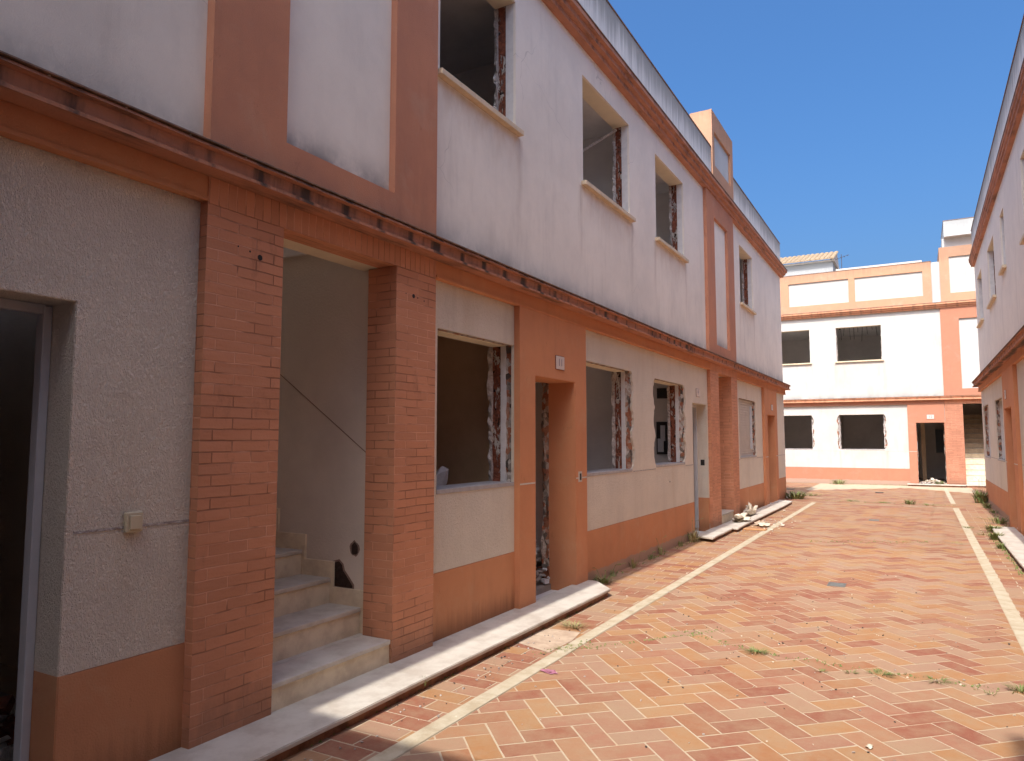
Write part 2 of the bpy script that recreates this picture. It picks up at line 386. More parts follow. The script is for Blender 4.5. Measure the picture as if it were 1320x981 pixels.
def jag(u0, u1, z0, z1, amp=.02, n=26, sides=(1, 1), top=0, bias=0, scal=0, seed=0, clamp=None):
    """opening outline with broken left / right sides"""
    r = random.Random(seed*977+int(u0*100)); out = [(u0, z0), (u1, z0)]
    def walk(x, s, up):
        p = []; d = 0
        for i in range(1, n):
            t = i/n; z = z0+(z1-z0)*(t if up else 1-t)
            d = d*.55+r.uniform(-1, 1)*amp
            k = bias+abs(scal*math.sin(t*math.pi*3+r.uniform(-.3, .3)))
            q = d+k
            if clamp is not None: q = max(clamp, q)
            p.append((x+s*q, z+r.uniform(-.3, .3)*(z1-z0)/n))
        return p
    if sides[1]: out += walk(u1, 1, True)
    out += [(u1, z1)]
    if top:
        for i in range(1, 10): out.append((u1+(u0-u1)*i/10, z1+r.uniform(0, top)))
    out += [(u0, z1)]
    if sides[0]: out += walk(u0, -1, False)
    return out

def extrude_profile(F, name, mat, parent, prof, u0, u1, wob=0, seg=None):
    bm = bmesh.new(); k = seg or 1; r = random.Random(3); rows = []
    for i in range(k+1):
        u = u0+(u1-u0)*i/k; dz = r.uniform(-wob, wob); dw = r.uniform(-wob, wob)
        rows.append([bm.verts.new(F(u, w+(dw if w > .05 else 0), z+(dz if w > .05 else 0))) for w, z in prof])
    n = len(prof)
    for a, b in zip(rows, rows[1:]):
        for i in range(n): bm.faces.new([a[i], a[(i+1) % n], b[(i+1) % n], b[i]])
    bm.faces.new(rows[0]); bm.faces.new(rows[-1][::-1])
    return finish(bm, name, mat, parent)

LEDGE = [(-.30, 3.02), (-.30, 3.135), (.118, 3.105), (.128, 3.088), (.098, 3.080), (.092, 3.012), (.122, 3.004), (.122, 2.986), (-.02, 2.986), (-.02, 3.02)]
CORN = [(-.30, 6.24), (-.30, 6.41), (.13, 6.375), (.135, 6.315), (.09, 6.305), (.085, 6.255), (.035, 6.245), (.03, 6.195), (-.062, 6.19), (-.062, 6.24)]

def window(F, parent, u0, u1, z0, z1, style, face, seed, sill=None, wf=-.06):
    """one window opening: its reveal, the exposed masonry of the hacked-out frame, its sill"""
    mg = .2
    out = rect(u0-mg, u1+mg, z0-mg*.6, z1+mg)
    bm = bmesh.new()
    if style == 'broken':
        leaf(bm, F, out, [rect(u0, u1, z0, z1)], -.20, -.145)
        w = finish(bm, 'window', M['jamb'], parent)
        bm = bmesh.new()
        ws = [-.145, -.125, -.105, -.086]
        hs = [jag(u0, u1, z0, z1, .014, 40, seed=seed+i, bias=.012+.012*i, clamp=.0) for i in range(4)]
        for i in range(3): leaf(bm, F, out, [hs[i+1]], ws[i], ws[i+1], holes_back=[hs[i]])
        finish(bm, 'broken_masonry', M['rubble'], w)
    else:
        leaf(bm, F, out, [rect(u0, u1, z0, z1)], -.17, -.086)
        w = finish(bm, 'window', M['jamb'], parent)
    B(F, 'soffit', M['cream'], w, (u0-.03, u1+.03, -.29, -.0863 if style != 'broken' else -.145, z1-.004, z1+.02))
    a = -.17 if style != 'broken' else -.20
    bm = bmesh.new()
    h1 = jag(u0, u1, z0, z1, .006, 30, seed=seed+11, bias=.006, clamp=0); h2 = jag(u0, u1, z0, z1, .008, 30, seed=seed+12, bias=.012, clamp=0)
    leaf(bm, F, out, [h1], a-.09, a, holes_back=[h2])
    finish(bm, 'exposed_brick', M['exposed'], w)
    bm = bmesh.new()
    h3 = jag(u0, u1, z0, z1, .016, 34, seed=seed+13, bias=-.012); h4 = jag(u0, u1, z0, z1, .02, 34, seed=seed+14, bias=-.016)
    leaf(bm, F, out, [h3], a-.125, a-.09, holes_back=[h4])
    finish(bm, 'plaster_edge', M['chip'], w)
    if sill == 'proud':
        B(F, 'sill', M['sill'], w, (u0-.055, u1+.055, wf+.001, .005, z0-.052, z0-.002), (u0+.001, u1-.001, -.33, wf+.001, z0-.052, z0+.003), bevel=.004, join=True)
    elif sill == 'flush':
        B(F, 'sill', M['sill_grey'], w, (u0+.001, u1-.001, -.34, wf+.006, z0-.03, z0+.006), bevel=.003)
    return w

def number_plate(F, parent, u, z, w, text, wd=.16, ht=.115, mat='plate'):
    p = B(F, 'number_plate', M[mat], parent, (u-wd/2, u+wd/2, w, w+.012, z-ht/2, z+ht/2), bevel=.002)
    fr = B(F, 'frame', M['redbrick'], p, (u-wd/2-.005, u+wd/2+.005, w, w+.006, z-ht/2-.005, z+ht/2+.005))
    cu = bpy.data.curves.new('digits', 'FONT'); cu.body = text; cu.size = ht*.8; cu.align_x = 'CENTER'; cu.align_y = 'CENTER'; cu.extrude = .0008
    to = bpy.data.objects.new('digits_tmp', cu); COL.objects.link(to)
    bpy.context.view_layer.update()
    me = bpy.data.meshes.new_from_object(to); bpy.data.objects.remove(to); bpy.data.curves.remove(cu)
    o = bpy.data.objects.new('digits', me); COL.objects.link(o); me.materials.clear(); me.materials.append(M['ink'])
    a, b_ = Vector(F(0, 0, 0)), Vector(F(1, 0, 0)); U = (b_-a); Wv = Vector(F(0, 1, 0))-a; Z = Vector((0, 0, 1))
    s = 1 if U.cross(Z).dot(Wv) > 0 else -1
    pos = Vector(F(u, w+.0135, z))-parent_world(p)
    mt = Matrix(((U.x*s, Z.x, Wv.x, pos.x), (U.y*s, Z.y, Wv.y, pos.y), (U.z*s, Z.z, Wv.z, pos.z), (0, 0, 0, 1)))
    me.transform(mt); o.parent = p
    return p

# ------------------------------------------------------------------ one terraced row
def build_row(F, root, u0, u1, wins_g, wins_u, doors, surrounds, portals, bare=(), depth=4.6, parts_g=(), parts_u=(), seed=0,
              parapet='plain', tower_spans=(), ledge_end=(.12, .12), room_mats=None, back_open=True, floor_z=.06, mirror=False, brown=()):
    rm = room_mats or 'room'
    isf = F is FAR
    WG = M['white_far' if isf else 'white_ground']; WU = M['white_far' if isf else ('white_left' if F is LEFT else 'white_upper')]; OR = M['orange_far' if isf else 'orange']
    OU = M['orange_far' if isf else 'orange_upper']; BR = M['brick_far' if isf else 'brick']; WP = M['white_far' if isf else 'white_panel']
    # -- openings cut through the core
    mg = .2
    ins = lambda o: rect(o[0]-mg+.004, o[1]+mg-.004, o[2]-mg*.6+.004, o[3]+mg-.004)
    core_g = [rect(o[0]-mg+.004, o[1]+mg-.004, o[2]-mg*.6+.004, o[3]+mg-.004) for o in wins_g]
    core_u = [rect(o[0]-mg+.004, o[1]+mg-.004, o[2]-mg*.6+.004, o[3]+mg-.004) for o in wins_u]
    # segments of the ground-floor wall between portals
    cuts = []; x = u0
    for p in sorted(portals): cuts.append((x, p[0])); x = p[1]
    cuts.append((x, u1))
    for (a, b) in cuts:
        if b-a < .05: continue
        hg = []; hw = []; 
        for (s, e) in surrounds:
            pass
        bm = bmesh.new()
        hs = []
        for o in wins_g:
            if a-.01 <= o[0]-.0 and o[1] <= b+.01:
                hs.append(rect(max(a+.004, o[0]-mg+.004), min(b-.004, o[1]+mg-.004), o[2]-mg*.6+.004, o[3]+mg-.004))
        for o in doors:
            if a <= o[0] and o[1] <= b: hs.append(rect(o[0], o[1], .0005, o[3]))
        # core wall (hidden brick leaf, painted inside)
        leaf(bm, F, rect(a, b, 0, 2.98), hs, -.30, -.0865)
        finish(bm, 'inner_wall_leaf', M[rm], root)
        # white render and dado, split at the orange surrounds
        xs = [a]
        segs = []
        ss = sorted([s for s in surrounds if s[0] >= a-.01 and s[1] <= b+.01])
        x = a
        for s in ss: segs.append((x, s[0])); x = s[1]
        segs.append((x, b))
        for (p, q) in segs:
            if q-p < .03: continue
            hs = []
            for o in wins_g:
                if p-.02 <= o[0] and o[1] <= q+.02:
                    bl, br = o[0]-p > .16, q-o[1] > .13
                    k = o[4] if len(o) > 4 else 'broken'
                    if k == 'broken':
                        hs.append([(max(p+.003, min(q-.003, c[0])), c[1]) for c in jag(o[0], o[1], o[2], o[3], .013, 40, sides=(bl, br), bias=.012, scal=(o[5] if len(o) > 5 else .02), seed=seed+int(o[0]*10), clamp=.002)])
                    else: hs.append(rect(max(o[0], p+.003), min(o[1], q-.003), o[2], o[3]))
            dd = [o for o in doors if p-.02 <= o[0] and o[1] <= q+.02]
            bm = bmesh.new()
            x_ = p
            for o in sorted(dd)+[(q, q, 0, 0)]:   # pieces either side of the doors and the lintel panels above them
                if o[0]-x_ > .01: leaf(bm, F, rect(x_, o[0], .585, 2.90), [h for h in hs if x_-.01 < min(c[0] for c in h) and max(c[0] for c in h) < o[0]+.01], -.0862, -.06)
                if o[1] > o[0]: leaf(bm, F, rect(o[0], o[1], o[3], 2.90), [], -.0862, -.06)
                x_ = o[1]
            finish(bm, 'wall', WG, root)
            xx = p; dm = M['orange_far_base' if isf else 'orange_dado_bare' if any(c[0] <= p+.1 and q-.1 <= c[1] for c in bare) else 'orange_dado']
            for o in sorted(dd): 
                if o[0]-xx > .02: B(F, 'dado', dm, root, (xx, o[0], -.0862, -.057, 0, .582))
                xx = o[1]
            if q-xx > .02: B(F, 'dado', dm, root, (xx, q, -.0862, -.057, 0, .582))
            # old cable groove patched with mortar at sill height
            xx = p
            for o in sorted([(o[0]-.03, o[1]+.03) for o in list(wins_g)+dd if p-.02 <= o[0] and o[1] <= q+.02 and (o[2] < 1.3)]):
                if o[0]-xx > .1: B(F, 'cable_groove', M['chip'], root, (xx+.002, o[0], -.06, -.0575, 1.185, 1.197))
                xx = o[1]
            if q-xx > .1: B(F, 'cable_groove', M['chip'], root, (xx+.002, q-.002, -.06, -.0575, 1.185, 1.197))
        # orange surrounds
        for s in ss:
            dd = [o for o in doors if s[0] < o[0] and o[1] < s[1]]
            bm = bmesh.new()
            leaf(bm, F, rect(s[0], s[1], .0, 2.86), [rect(o[0], o[1], .0005, o[3]) for o in dd], -.0862, 0)
            sr = finish(bm, 'door_surround', OR, root)
            xx = s[0]
            for o in dd:
                B(F, 'cable_groove', M['mortar'], sr, (xx+.002, o[0]-.002, .0, .0022, 1.185, 1.199), (o[1]+.002, s[1]-.002, .0, .0022, 1.185, 1.199))
        # painted fascia under the ledge
        B(F, 'fascia', OR, root, (a, b, -.058, -.004, 2.862, 2.984), (a+.001, b-.001, -.057, .006, 2.852, 2.872), join=True)
    # door openings
    for o in doors:
        sur = any(s[0] < o[0] and o[1] < s[1] for s in surrounds)
        bm = bmesh.new(); out = rect(o[0]-.15, o[1]+.15, -.12, o[3]+.15)
        # reveal boxes either side (thin render returns)
        mt = OR if sur else WG
        d0 = -.32 if sur else -.25
        for (x0, x1) in ((o[0]-.03, o[0]+.004), (o[1]-.004, o[1]+.03)):
            box(bm, F, x0, x1, d0, -.004 if sur else -.064, .0 if sur else .585, o[3]+.002)
        box(bm, F, o[0]-.03, o[1]+.03, d0, -.004 if sur else -.064, o[3]-.004, o[3]+.03)
        dr = finish(bm, 'doorway', mt, root, weld=False)
        if not sur:
            B(F, 'dado_return', M['orange_dado'], dr, (o[0]-.031, o[0]+.006, d0, -.060, 0, .585), (o[1]-.006, o[1]+.031, d0, -.060, 0, .585))
            fw = .045
            B(F, 'door_frame', M['metal'], dr, (o[0]+.006, o[0]+fw, d0-.05, d0+.01, .06, o[3]-.01), (o[1]-fw, o[1]-.006, d0-.05, d0+.01, .06, o[3]-.01),
              (o[0]+fw, o[1]-fw, d0-.05, d0+.01, o[3]-.05, o[3]-.005), bevel=.004, join=True)
        else:
            bm = bmesh.new()
            hh = [jag(o[0], o[1], .0005, o[3], .02, 34, bias=-.012, seed=seed+40+i) for i in range(3)]
            for i, (wa, wb) in enumerate(((-.36, -.32), (-.40, -.36))):
                leaf(bm, F, rect(o[0]-.1, o[1]+.1, 0, o[3]+.1), [hh[i]], wa, wb, holes_back=[hh[i+1]])
            finish(bm, 'broken_masonry', M['rubble'], dr)
    # windows
    for i, o in enumerate(wins_g):
        style = 'broken' if (o[4] if len(o) > 4 else 'broken') == 'broken' else 'plain'
        window(F, root, o[0], o[1], o[2], o[3], style, WG, seed+i*7, sill='flush')
    hs = []
    for i, o in enumerate(wins_u):
        window(F, root, o[0], o[1], o[2], o[3], 'plain', M['white_upper'], seed+100+i*7, sill='proud')
    # upper wall
    bm = bmesh.new()
    leaf(bm, F, rect(u0, u1, 2.99, 6.40), core_u, -.30, -.0865)
    finish(bm, 'inner_wall_leaf', M[rm], root)
    xs = [(u0, u1)]
    bm = bmesh.new()
    leaf(bm, F, rect(u0, u1, 3.06, 6.25), [rect(o[0], o[1], o[2], o[3]) for o in wins_u], -.0862, -.06)
    finish(bm, 'wall', WU, root)
    # ledge and cornice
    lm = M['ledge_far' if F is FAR else 'ledge']
    extrude_profile(F, 'ledge', lm, root, LEDGE, u0-ledge_end[0], u1+ledge_end[1], .0022, int((u1-u0)/.35))
    bm = bmesh.new(); r = random.Random(seed+9)
    u = u0+.2
    while u < u1 and F is LEFT and u < 14:
        if r.random() < .8:
            s = r.uniform(.004, .010); B(F, 'mortar_blob', M['mortar'], root, (u, u+s, .10, .112+s*.4, 3.103, 3.109+s))
        u += .335
    bm.free()
    B(F, 'ledge_capping', M['topdirt'], root, (u0-ledge_end[0]+.001, u1+ledge_end[1]-.001, -.058, .133, 3.112, 3.119))
    extrude_profile(F, 'cornice', lm if F is FAR else M['cornice'], root, [(w_*.42 if F is RIGHT and w_ > 0 else w_, z_) for w_, z_ in CORN], u0-ledge_end[0], u1+ledge_end[1]*(.4 if F is RIGHT else 1), .002, int((u1-u0)/.35))
    B(F, 'cornice_capping', M['topdirt'], root, (u0-ledge_end[0]+.001, u1+ledge_end[1]*(.4 if F is RIGHT else 1)-.001, -.058, .062 if F is RIGHT else .142, 6.378, 6.390))
    # portals: brick piers, soldier course, stairs, panelled strip above
    for p in portals:
        a, b = p[0], p[1]; o0, o1 = p[2], p[3]
        for x0, x1 in ((a, o0), (o1, b)):
            B(F, 'brick_pier', BR, root, (x0, x1, -.26, 0, 0, 2.84))
        B(F, 'soldier_course', M['soldier'], root, (a, b, -.17, .0, 2.842, 2.984))
        bm = bmesh.new()   # stairwell side walls and back, behind the piers
        box(bm, F, o0-.12, o0-.045, -depth, -.261, 0, 6.2); box(bm, F, o1+.045, o1+.12, -depth, -.261, 0, 6.2)
        sw = finish(bm, 'stairwell_wall', M['stairwall'], root, weld=False)
        B(F, 'soffit', M['cream'], root, (o0-.25, o1+.25, -.34, -.1705, 2.846, 2.984))
        st = bpy.data.objects.new('staircase', None); COL.objects.link(st); st.parent = root
        n = 14
        for i in range(n):
            z = .235+.18*i; w = -.02-.29*i
            x0, x1 = (o0+.001, o1-.001) if i == 0 else (o0-.044, o1+.044)
            if i == 0:
                B(F, 'tread', M['marble'], st, (x0, x1, -.259, w+.012, z-.03, z), (x0-.04, x1+.04, -.33, -.2605, z-.03, z), bevel=.004)
                B(F, 'riser', M['riser'], st, (x0, x1, -.25, w, 0, z-.031))
            else:
                B(F, 'tread', M['marble'], st, (x0, x1-.022, w-.32, w+.012, z-.03, z), bevel=.004)
                B(F, 'riser', M['riser'], st, (x0, x1-.022, w-.25, w, z-.36, z-.031))
            if 0 < i < 7:   # stepped skirting on the side wall
                B(F, 'skirting', M['riser'], st, (o1+.024, o1+.0449, (w-.26 if i else -.28), (w+.03 if i else -.262), z-.19, z+.115))
        # panelled strip over the portal
        pz0, pz1 = 3.36, 5.79; wd = b-a; p0, p1 = a+wd*.255, a+wd*.75
        bm = bmesh.new()
        leaf(bm, F, rect(a, b, 3.10, 6.25), [rect(p0, p1, pz0, pz1)], -.0595, 0)
        finish(bm, 'pilaster', OU, root)
        B(F, 'panel', WP, root, (p0+.0005, p1-.0005, -.0598, -.055, pz0+.0005, pz1-.0005))
    # tower screens on the roof edge
    for (a, b) in tower_spans:
        bm = bmesh.new()
        leaf(bm, F, rect(a, b, 6.39, 7.90), [rect(a+.17, b-.23, 6.85, 7.52)], -.05, .0)
        t = finish(bm, 'roof_screen', M['orange_parapet'], root)
        B(F, 'screen_back', M['orange_parapet'], t, (a+.001, b-.001, -.42, -.0505, 6.39, 7.898))
        B(F, 'panel', M['parapet_far'], t, (a+.171, b-.231, -.0502, -.045, 6.851, 7.519))
    if parapet == 'plain':
        x = u0; spans = []
        for (a, b) in sorted(tower_spans): spans.append((x, a)); x = b
        spans.append((x, u1))
        for (a, b) in spans:
            B(F, 'parapet', M['parapet'], root, (a+.001, b-.001, -.26, -.03, 6.38, 7.15))
            B(F, 'coping', M['topdirt'], root, (a+.001, b-.001, -.27, -.018, 7.151, 7.168))
    # structure inside
    B(F, 'floor_slab', M['dark'], root, *[(a, b, -depth, -.302, -.05, floor_z) for a, b in cuts])
    for a, b in cuts:
        B(F, 'ceiling', M['ceil'], root, (a, b, -depth, -.302, 2.72, 3.05))
    bm = bmesh.new(); x = u0   # roof gap added behind the stairwells so sky light reaches their walls
    for p in sorted(portals):
        box(bm, F, x, p[2]-.03, -depth-.1, -.302, 5.98, 6.38); box(bm, F, p[2]-.03, p[3]+.03, -1.6 if back_open else -depth-.1, -.302, 5.98, 6.38); x = p[3]+.03
    box(bm, F, x, u1, -depth-.1, -.302, 5.98, 6.38)
    finish(bm, 'roof', M['ceil'], root, weld=False)
    bm = bmesh.new(); bh = []   # unseen rear openings, added to let sky light into the rooms
    for zz, ps in ((1.0, parts_g), (4.2, parts_u)):
        e = [u0+.25]+sorted(ps)+[u1-.25]
        for a_, b_ in zip(e, e[1:]):
            m_ = (a_+b_)/2; hw = min(1.1, (b_-a_)/2-.2)
            if back_open and hw > .2 and not any(p[0]-.1 < m_+hw and m_-hw < p[1]+.1 for p in portals): bh.append(rect(m_-hw, m_+hw, zz-.3, zz+1.5))
    leaf(bm, F, rect(u0, u1, 0, 6.38), bh, -depth-.3, -depth-.002)
    finish(bm, 'back_wall', M[rm], root)
    for a in (u0, u1-.25):
        B(F, 'end_wall', M['white_upper'], root, (a+.0006, a+.2494, -depth-.001, -.3005, 0, 5.979))
    for x in parts_g: B(F, 'partition', M['room_brown' if x in brown else rm], root, (x, x+.1, -depth, -.3015, floor_z, 2.719))
    for x in parts_u: B(F, 'partition', M[rm], root, (x, x+.1, -depth, -.3015, 3.051, 5.979))

# =================================================================== LEFT ROW
left = thing('terraced_building', 'white and orange two-storey terrace along the left with gutted windows and brick stair entrance', 'building', (-3.2, 8, 0))
build_row(LEFT, left, -2.0, 21.2,
          wins_g=[(4.58, 5.80, 1.21, 2.48, 'broken', .0), (7.36, 8.94, 1.22, 2.50, 'broken', .08), (9.93, 11.36, 1.24, 2.48, 'broken', .09), (15.45, 17.15, 1.24, 2.48, 'broken', .04)],
          wins_u=[(.6, 1.75, 4.57, 5.86), (4.58, 5.84, 4.57, 5.86), (7.44, 8.99, 4.57, 5.86), (10.10, 11.56, 4.57, 5.86), (15.85, 17.25, 4.57, 5.86)],
          doors=[(.86, 1.81, 0, 2.22), (6.12, 7.05, 0, 2.22), (11.86, 12.80, 0, 2.22), (18.32, 19.40, 0, 2.22)],
          surrounds=[(5.81, 7.34), (17.95, 19.70)],
          portals=[(2.42, 4.47, 2.94, 3.99), (12.85, 15.03, 13.46, 14.50)],
          bare=[(7.34, 12.85)],
          parts_g=[6.04, 7.40, 9.36, 11.70, 15.2, 17.6, 19.9], parts_u=[4.0, 6.9, 9.4, 12.2, 15.2, 17.9], seed=1, brown=(6.04,),
          tower_spans=[(2.9, 4.6), (13.40, 15.16)], ledge_end=(.0, .10))
LB = lambda name, mat, parent, *b, **k: B(LEFT, name, M[mat], parent, *b, **k)
number_plate(LEFT, left, 6.66, 2.39, 0, '11', .19, .135)
number_plate(LEFT, left, 12.2, 2.40, -.06, '9', .2, .13)
number_plate(LEFT, left, 18.95, 2.41, 0, '7', .2, .14)
# light switch on the cable groove, socket box on the door surround
s = LB('switch_box', 'socket', left, (2.07, 2.155, -.06, -.035, 1.165, 1.262), bevel=.006)
LB('rocker', 'socket', s, (2.085, 2.14, -.035, -.028, 1.18, 1.245), bevel=.002)
s = LB('socket_box', 'mortar', left, (7.11, 7.19, 0, .008, 1.15, 1.26)); LB('socket_slot', 'black', s, (7.13, 7.17, .008, .0105, 1.17, 1.24))
s = LB('switch_box', 'black', left, (12.793, 12.80, -.19, -.12, 1.15, 1.25)); s.name = 'meter_slot'
# old lamp fixing holes in the brick piers
def disc(F, name, mat, parent, items, w):
    bm = bmesh.new()
    for (u, z, r) in items:
        k = 10; a = [bm.verts.new(F(u+r*math.cos(2*math.pi*i/k), w, z+r*math.sin(2*math.pi*i/k))) for i in range(k)]
        b = [bm.verts.new(F(u+r*math.cos(2*math.pi*i/k), w-.004, z+r*math.sin(2*math.pi*i/k))) for i in range(k)]
        bm.faces.new(a); bm.faces.new(b[::-1])
        for i in range(k): bm.faces.new([a[i], a[(i+1) % k], b[(i+1) % k], b[i]])
    return finish(bm, name, M[mat], parent)
disc(LEFT, 'fixing_hole', 'black', left, [(2.77, 2.625, .017), (2.70, 2.645, .006), (2.62, 2.655, .005), (4.19, 2.655, .016), (4.24, 2.65, .006), (4.32, 2.64, .006), (4.10, 2.66, .004)], .0012)
disc(LEFT, 'vent_slot', 'black', left, [(10.55, .98, .012)], -.057)
# stair-wall damage: scratched handrail line and two holes
bm = bmesh.new()
a, b_ = Vector((-3.48, 4.034, 1.50)), Vector((-5.1, 4.034, 2.60)); d = Vector((0, 0, .0035))
vs = [bm.verts.new(q) for q in (a-d, b_-d, b_+d, a+d)]; v2 = [bm.verts.new(v.co-Vector((0, .003, 0))) for v in vs]
bm.faces.new(vs); bm.faces.new(v2[::-1])
for i in range(4): bm.faces.new([vs[i], vs[(i+1) % 4], v2[(i+1) % 4], v2[i]])
finish(bm, 'handrail_scar', M['scar'], left)
bm = bmesh.new(); r = random.Random(4)
def flatpoly(bm, pts, y0, y1):
    a = [bm.verts.new((p[0], y0, p[1])) for p in pts]; b = [bm.verts.new((p[0], y1, p[1])) for p in pts]
    bm.faces.new(a); bm.faces.new(b[::-1])
    for i in range(len(a)): bm.faces.new([a[i], a[(i+1) % len(a)], b[(i+1) % len(a)], b[i]])
flatpoly(bm, [(-3.585+.034*math.cos(t)*r.uniform(.8, 1.15), .815+.045*math.sin(t)*r.uniform(.8, 1.15)) for t in [i*.52 for i in range(12)]], 4.031, 4.034)
flatpoly(bm, [(-3.78, .535), (-3.79, .70), (-3.73, .715), (-3.70, .69), (-3.69, .65), (-3.66, .62), (-3.60, .55), (-3.60, .535)], 4.030, 4.034)
finish(bm, 'broken_hole', M['hole'], left)
bm = bmesh.new()   # chipped rims round the two holes
flatpoly(bm, [(-3.585+.043*math.cos(t)*r.uniform(.85, 1.2), .815+.055*math.sin(t)*r.uniform(.85, 1.2)) for t in [i*.42 for i in range(15)]], 4.0325, 4.0345)
finish(bm, 'chipped_rim', M['scar'], left)
bm = bmesh.new(); flatpoly(bm, [(-3.79, .53), (-3.80, .71), (-3.73, .73), (-3.69, .70), (-3.675, .655), (-3.65, .63), (-3.585, .56), (-3.585, .53)], 4.0325, 4.0345)
finish(bm, 'chipped_rim', M['scar'], left)
# hanging strip in an upper window, fuse box and service hatch seen through the third ground window
bm = bmesh.new()
def rod(bm, a, b, r=.012, k=5):
    a, b = Vector(a), Vector(b); d = (b-a).normalized(); s = d.cross(Vector((.3, .2, 1))).normalized(); t = d.cross(s)
    A = [bm.verts.new(a+(s*math.cos(2*math.pi*i/k)+t*math.sin(2*math.pi*i/k))*r) for i in range(k)]
    Bv = [bm.verts.new(b+(s*math.cos(2*math.pi*i/k)+t*math.sin(2*math.pi*i/k))*r) for i in range(k)]
    bm.faces.new(A); bm.faces.new(Bv[::-1])
    for i in range(k): bm.faces.new([A[i], A[(i+1) % k], Bv[(i+1) % k], Bv[i]])
rod(bm, (-3.42, 8.93, 5.80), (-3.80, 8.55, 5.42), .02)
finish(bm, 'hanging_strip', M['chip'], left)
LB('fuse_box', 'black', left, (11.66, 11.70, -.60, -.42, 2.29, 2.46))
s = LB('service_hatch', 'black', left, (11.67, 11.70, -.62, -.44, 1.36, 1.90)); LB('hatch_panel', 'metal', s, (11.662, 11.67, -.60, -.50, 1.40, 1.62), (11.664, 11.67, -.55, -.47, 1.58, 1.84))
# closed roller shutter, far window of the row
bm = bmesh.new(); z = 1.25
while z < 2.47:
    box(bm, LEFT, 15.452, 17.148, -.16, -.130, z, z+.040); box(bm, LEFT, 15.453, 17.147, -.159, -.154, z+.040, z+.056); z += .056
rs = finish(bm, 'roller_shutter', M['shutter'], left, weld=False)
LB('side_rail', 'metal', rs, (15.455, 15.49, -.133, -.11, 1.25, 2.47), (16.86, 16.90, -.133, -.09, 1.40, 2.36))

# =================================================================== RIGHT ROW
right = thing('terraced_building', 'matching terrace on the right edge seen at a steep angle under a long orange cornice', 'building', (1.40, 12, 0))
build_row(RIGHT, right, -2.0, 22.4,
          wins_g=[(20.45, 21.95, 1.19, 2.45, 'broken', .03), (17.20, 18.72, 1.19, 2.45, 'broken', .03), (11.6, 13.0, 1.19, 2.45), (5.2, 6.6, 1.19, 2.45)],
          wins_u=[(20.35, 21.70, 4.50, 5.72), (17.15, 18.60, 4.50, 5.72), (15.15, 15.78, 4.68, 5.72), (11.2, 12.62, 4.50, 5.72), (5.2, 6.6, 4.5, 5.72)],
          doors=[(15.02, 16.12, 0, 2.18), (3.3, 4.3, 0, 2.2)],
          surrounds=[(14.50, 16.32), (2.9, 4.6)],
          portals=[(8.2, 10.3, 8.75, 9.75)], bare=[(16.3, 22.4)],
          parts_g=[4.7, 7.2, 11.2, 14.3, 16.6, 19.6], parts_u=[4.7, 8, 10.6, 14.3, 16.5, 19.3], seed=60,
          tower_spans=[(8.4, 10.1)], ledge_end=(0, .12))
number_plate(RIGHT, right, 15.75, 2.42, 0, '7', .16, .16)
disc(RIGHT, 'vent_slot', 'black', right, [(16.9, .98, .02)], -.056)

# =================================================================== FAR ROW
far = thing('terraced_building', 'sunlit white and orange terrace closing the far end of the street, with a panelled parapet', 'building', (0, 29, 0))
build_row(FAR, far, -9.0, 4.6,
          wins_g=[(-5.35, -3.49, 1.26, 2.52, 'broken', .07), (-2.55, -1.08, 1.26, 2.52, 'broken', .07)],
          wins_u=[(-5.0, -3.47, 4.50, 5.76), (-2.55, -1.05, 4.50, 5.76)],
          doors=[(-.08, .78, 0, 2.20)], surrounds=[(-.33, .80)], portals=[(.81, 2.95, 1.34, 2.38)],
          parts_g=[-6.0, -2.9, -.6], parts_u=[-5.6, -3.0, .6], seed=130, parapet='none', back_open=False, ledge_end=(0, 0), bare=[(-9, 0)])
FB = lambda name, mat, parent, *b, **k: B(FAR, name, M[mat], parent, *b, **k)
number_plate(FAR, far, .37, 2.40, 0, '12', .22, .15)
bm = bmesh.new()
leaf(bm, FAR, rect(-9, .60, 6.395, 7.88), [rect(-6.7, -4.75, 6.68, 7.56), rect(-4.15, -2.06, 6.68, 7.56), rect(-1.85, .33, 6.68, 7.56)], -.05, .0)
pp = finish(bm, 'parapet', M['orange_parapet'], far)
FB('panel', 'white_far', pp, (-6.699, -4.751, -.06, -.045, 6.681, 7.559), (-4.149, -2.061, -.06, -.045, 6.681, 7.559), (-1.849, .329, -.06, -.045, 6.681, 7.559))
FB('parapet_back', 'parapet_far', pp, (-9, .60, -.25, -.0605, 6.395, 7.878))
FB('coping', 'topdirt', pp, (-9, .61, -.26, .01, 7.881, 7.90))
FB('parapet', 'parapet_far', far, (.602, .86, -.25, -.06, 6.39, 7.86))
bm = bmesh.new()
leaf(bm, FAR, rect(.86, 2.95, 6.395, 8.34), [rect(1.15, 2.66, 6.70, 7.98)], -.05, .0)
tw = finish(bm, 'roof_tower', M['orange_parapet'], far)
FB('panel', 'white_far', tw, (1.151, 2.659, -.06, -.045, 6.701, 7.979)); FB('tower_back', 'orange_parapet', tw, (.862, 2.948, -2.2, -.0605, 6.395, 8.338))
tb = FB('roof_box', 'parapet_far', far, (1.04, 3.2, -2.6, -.02, 8.72, 9.27)); FB('box_stem', 'parapet_far', tb, (.98, 3.1, -2.4, -.34, 8.341, 8.719))
FB('coping', 'topdirt', tb, (1.03, 3.21, -2.61, -.01, 9.271, 9.29))
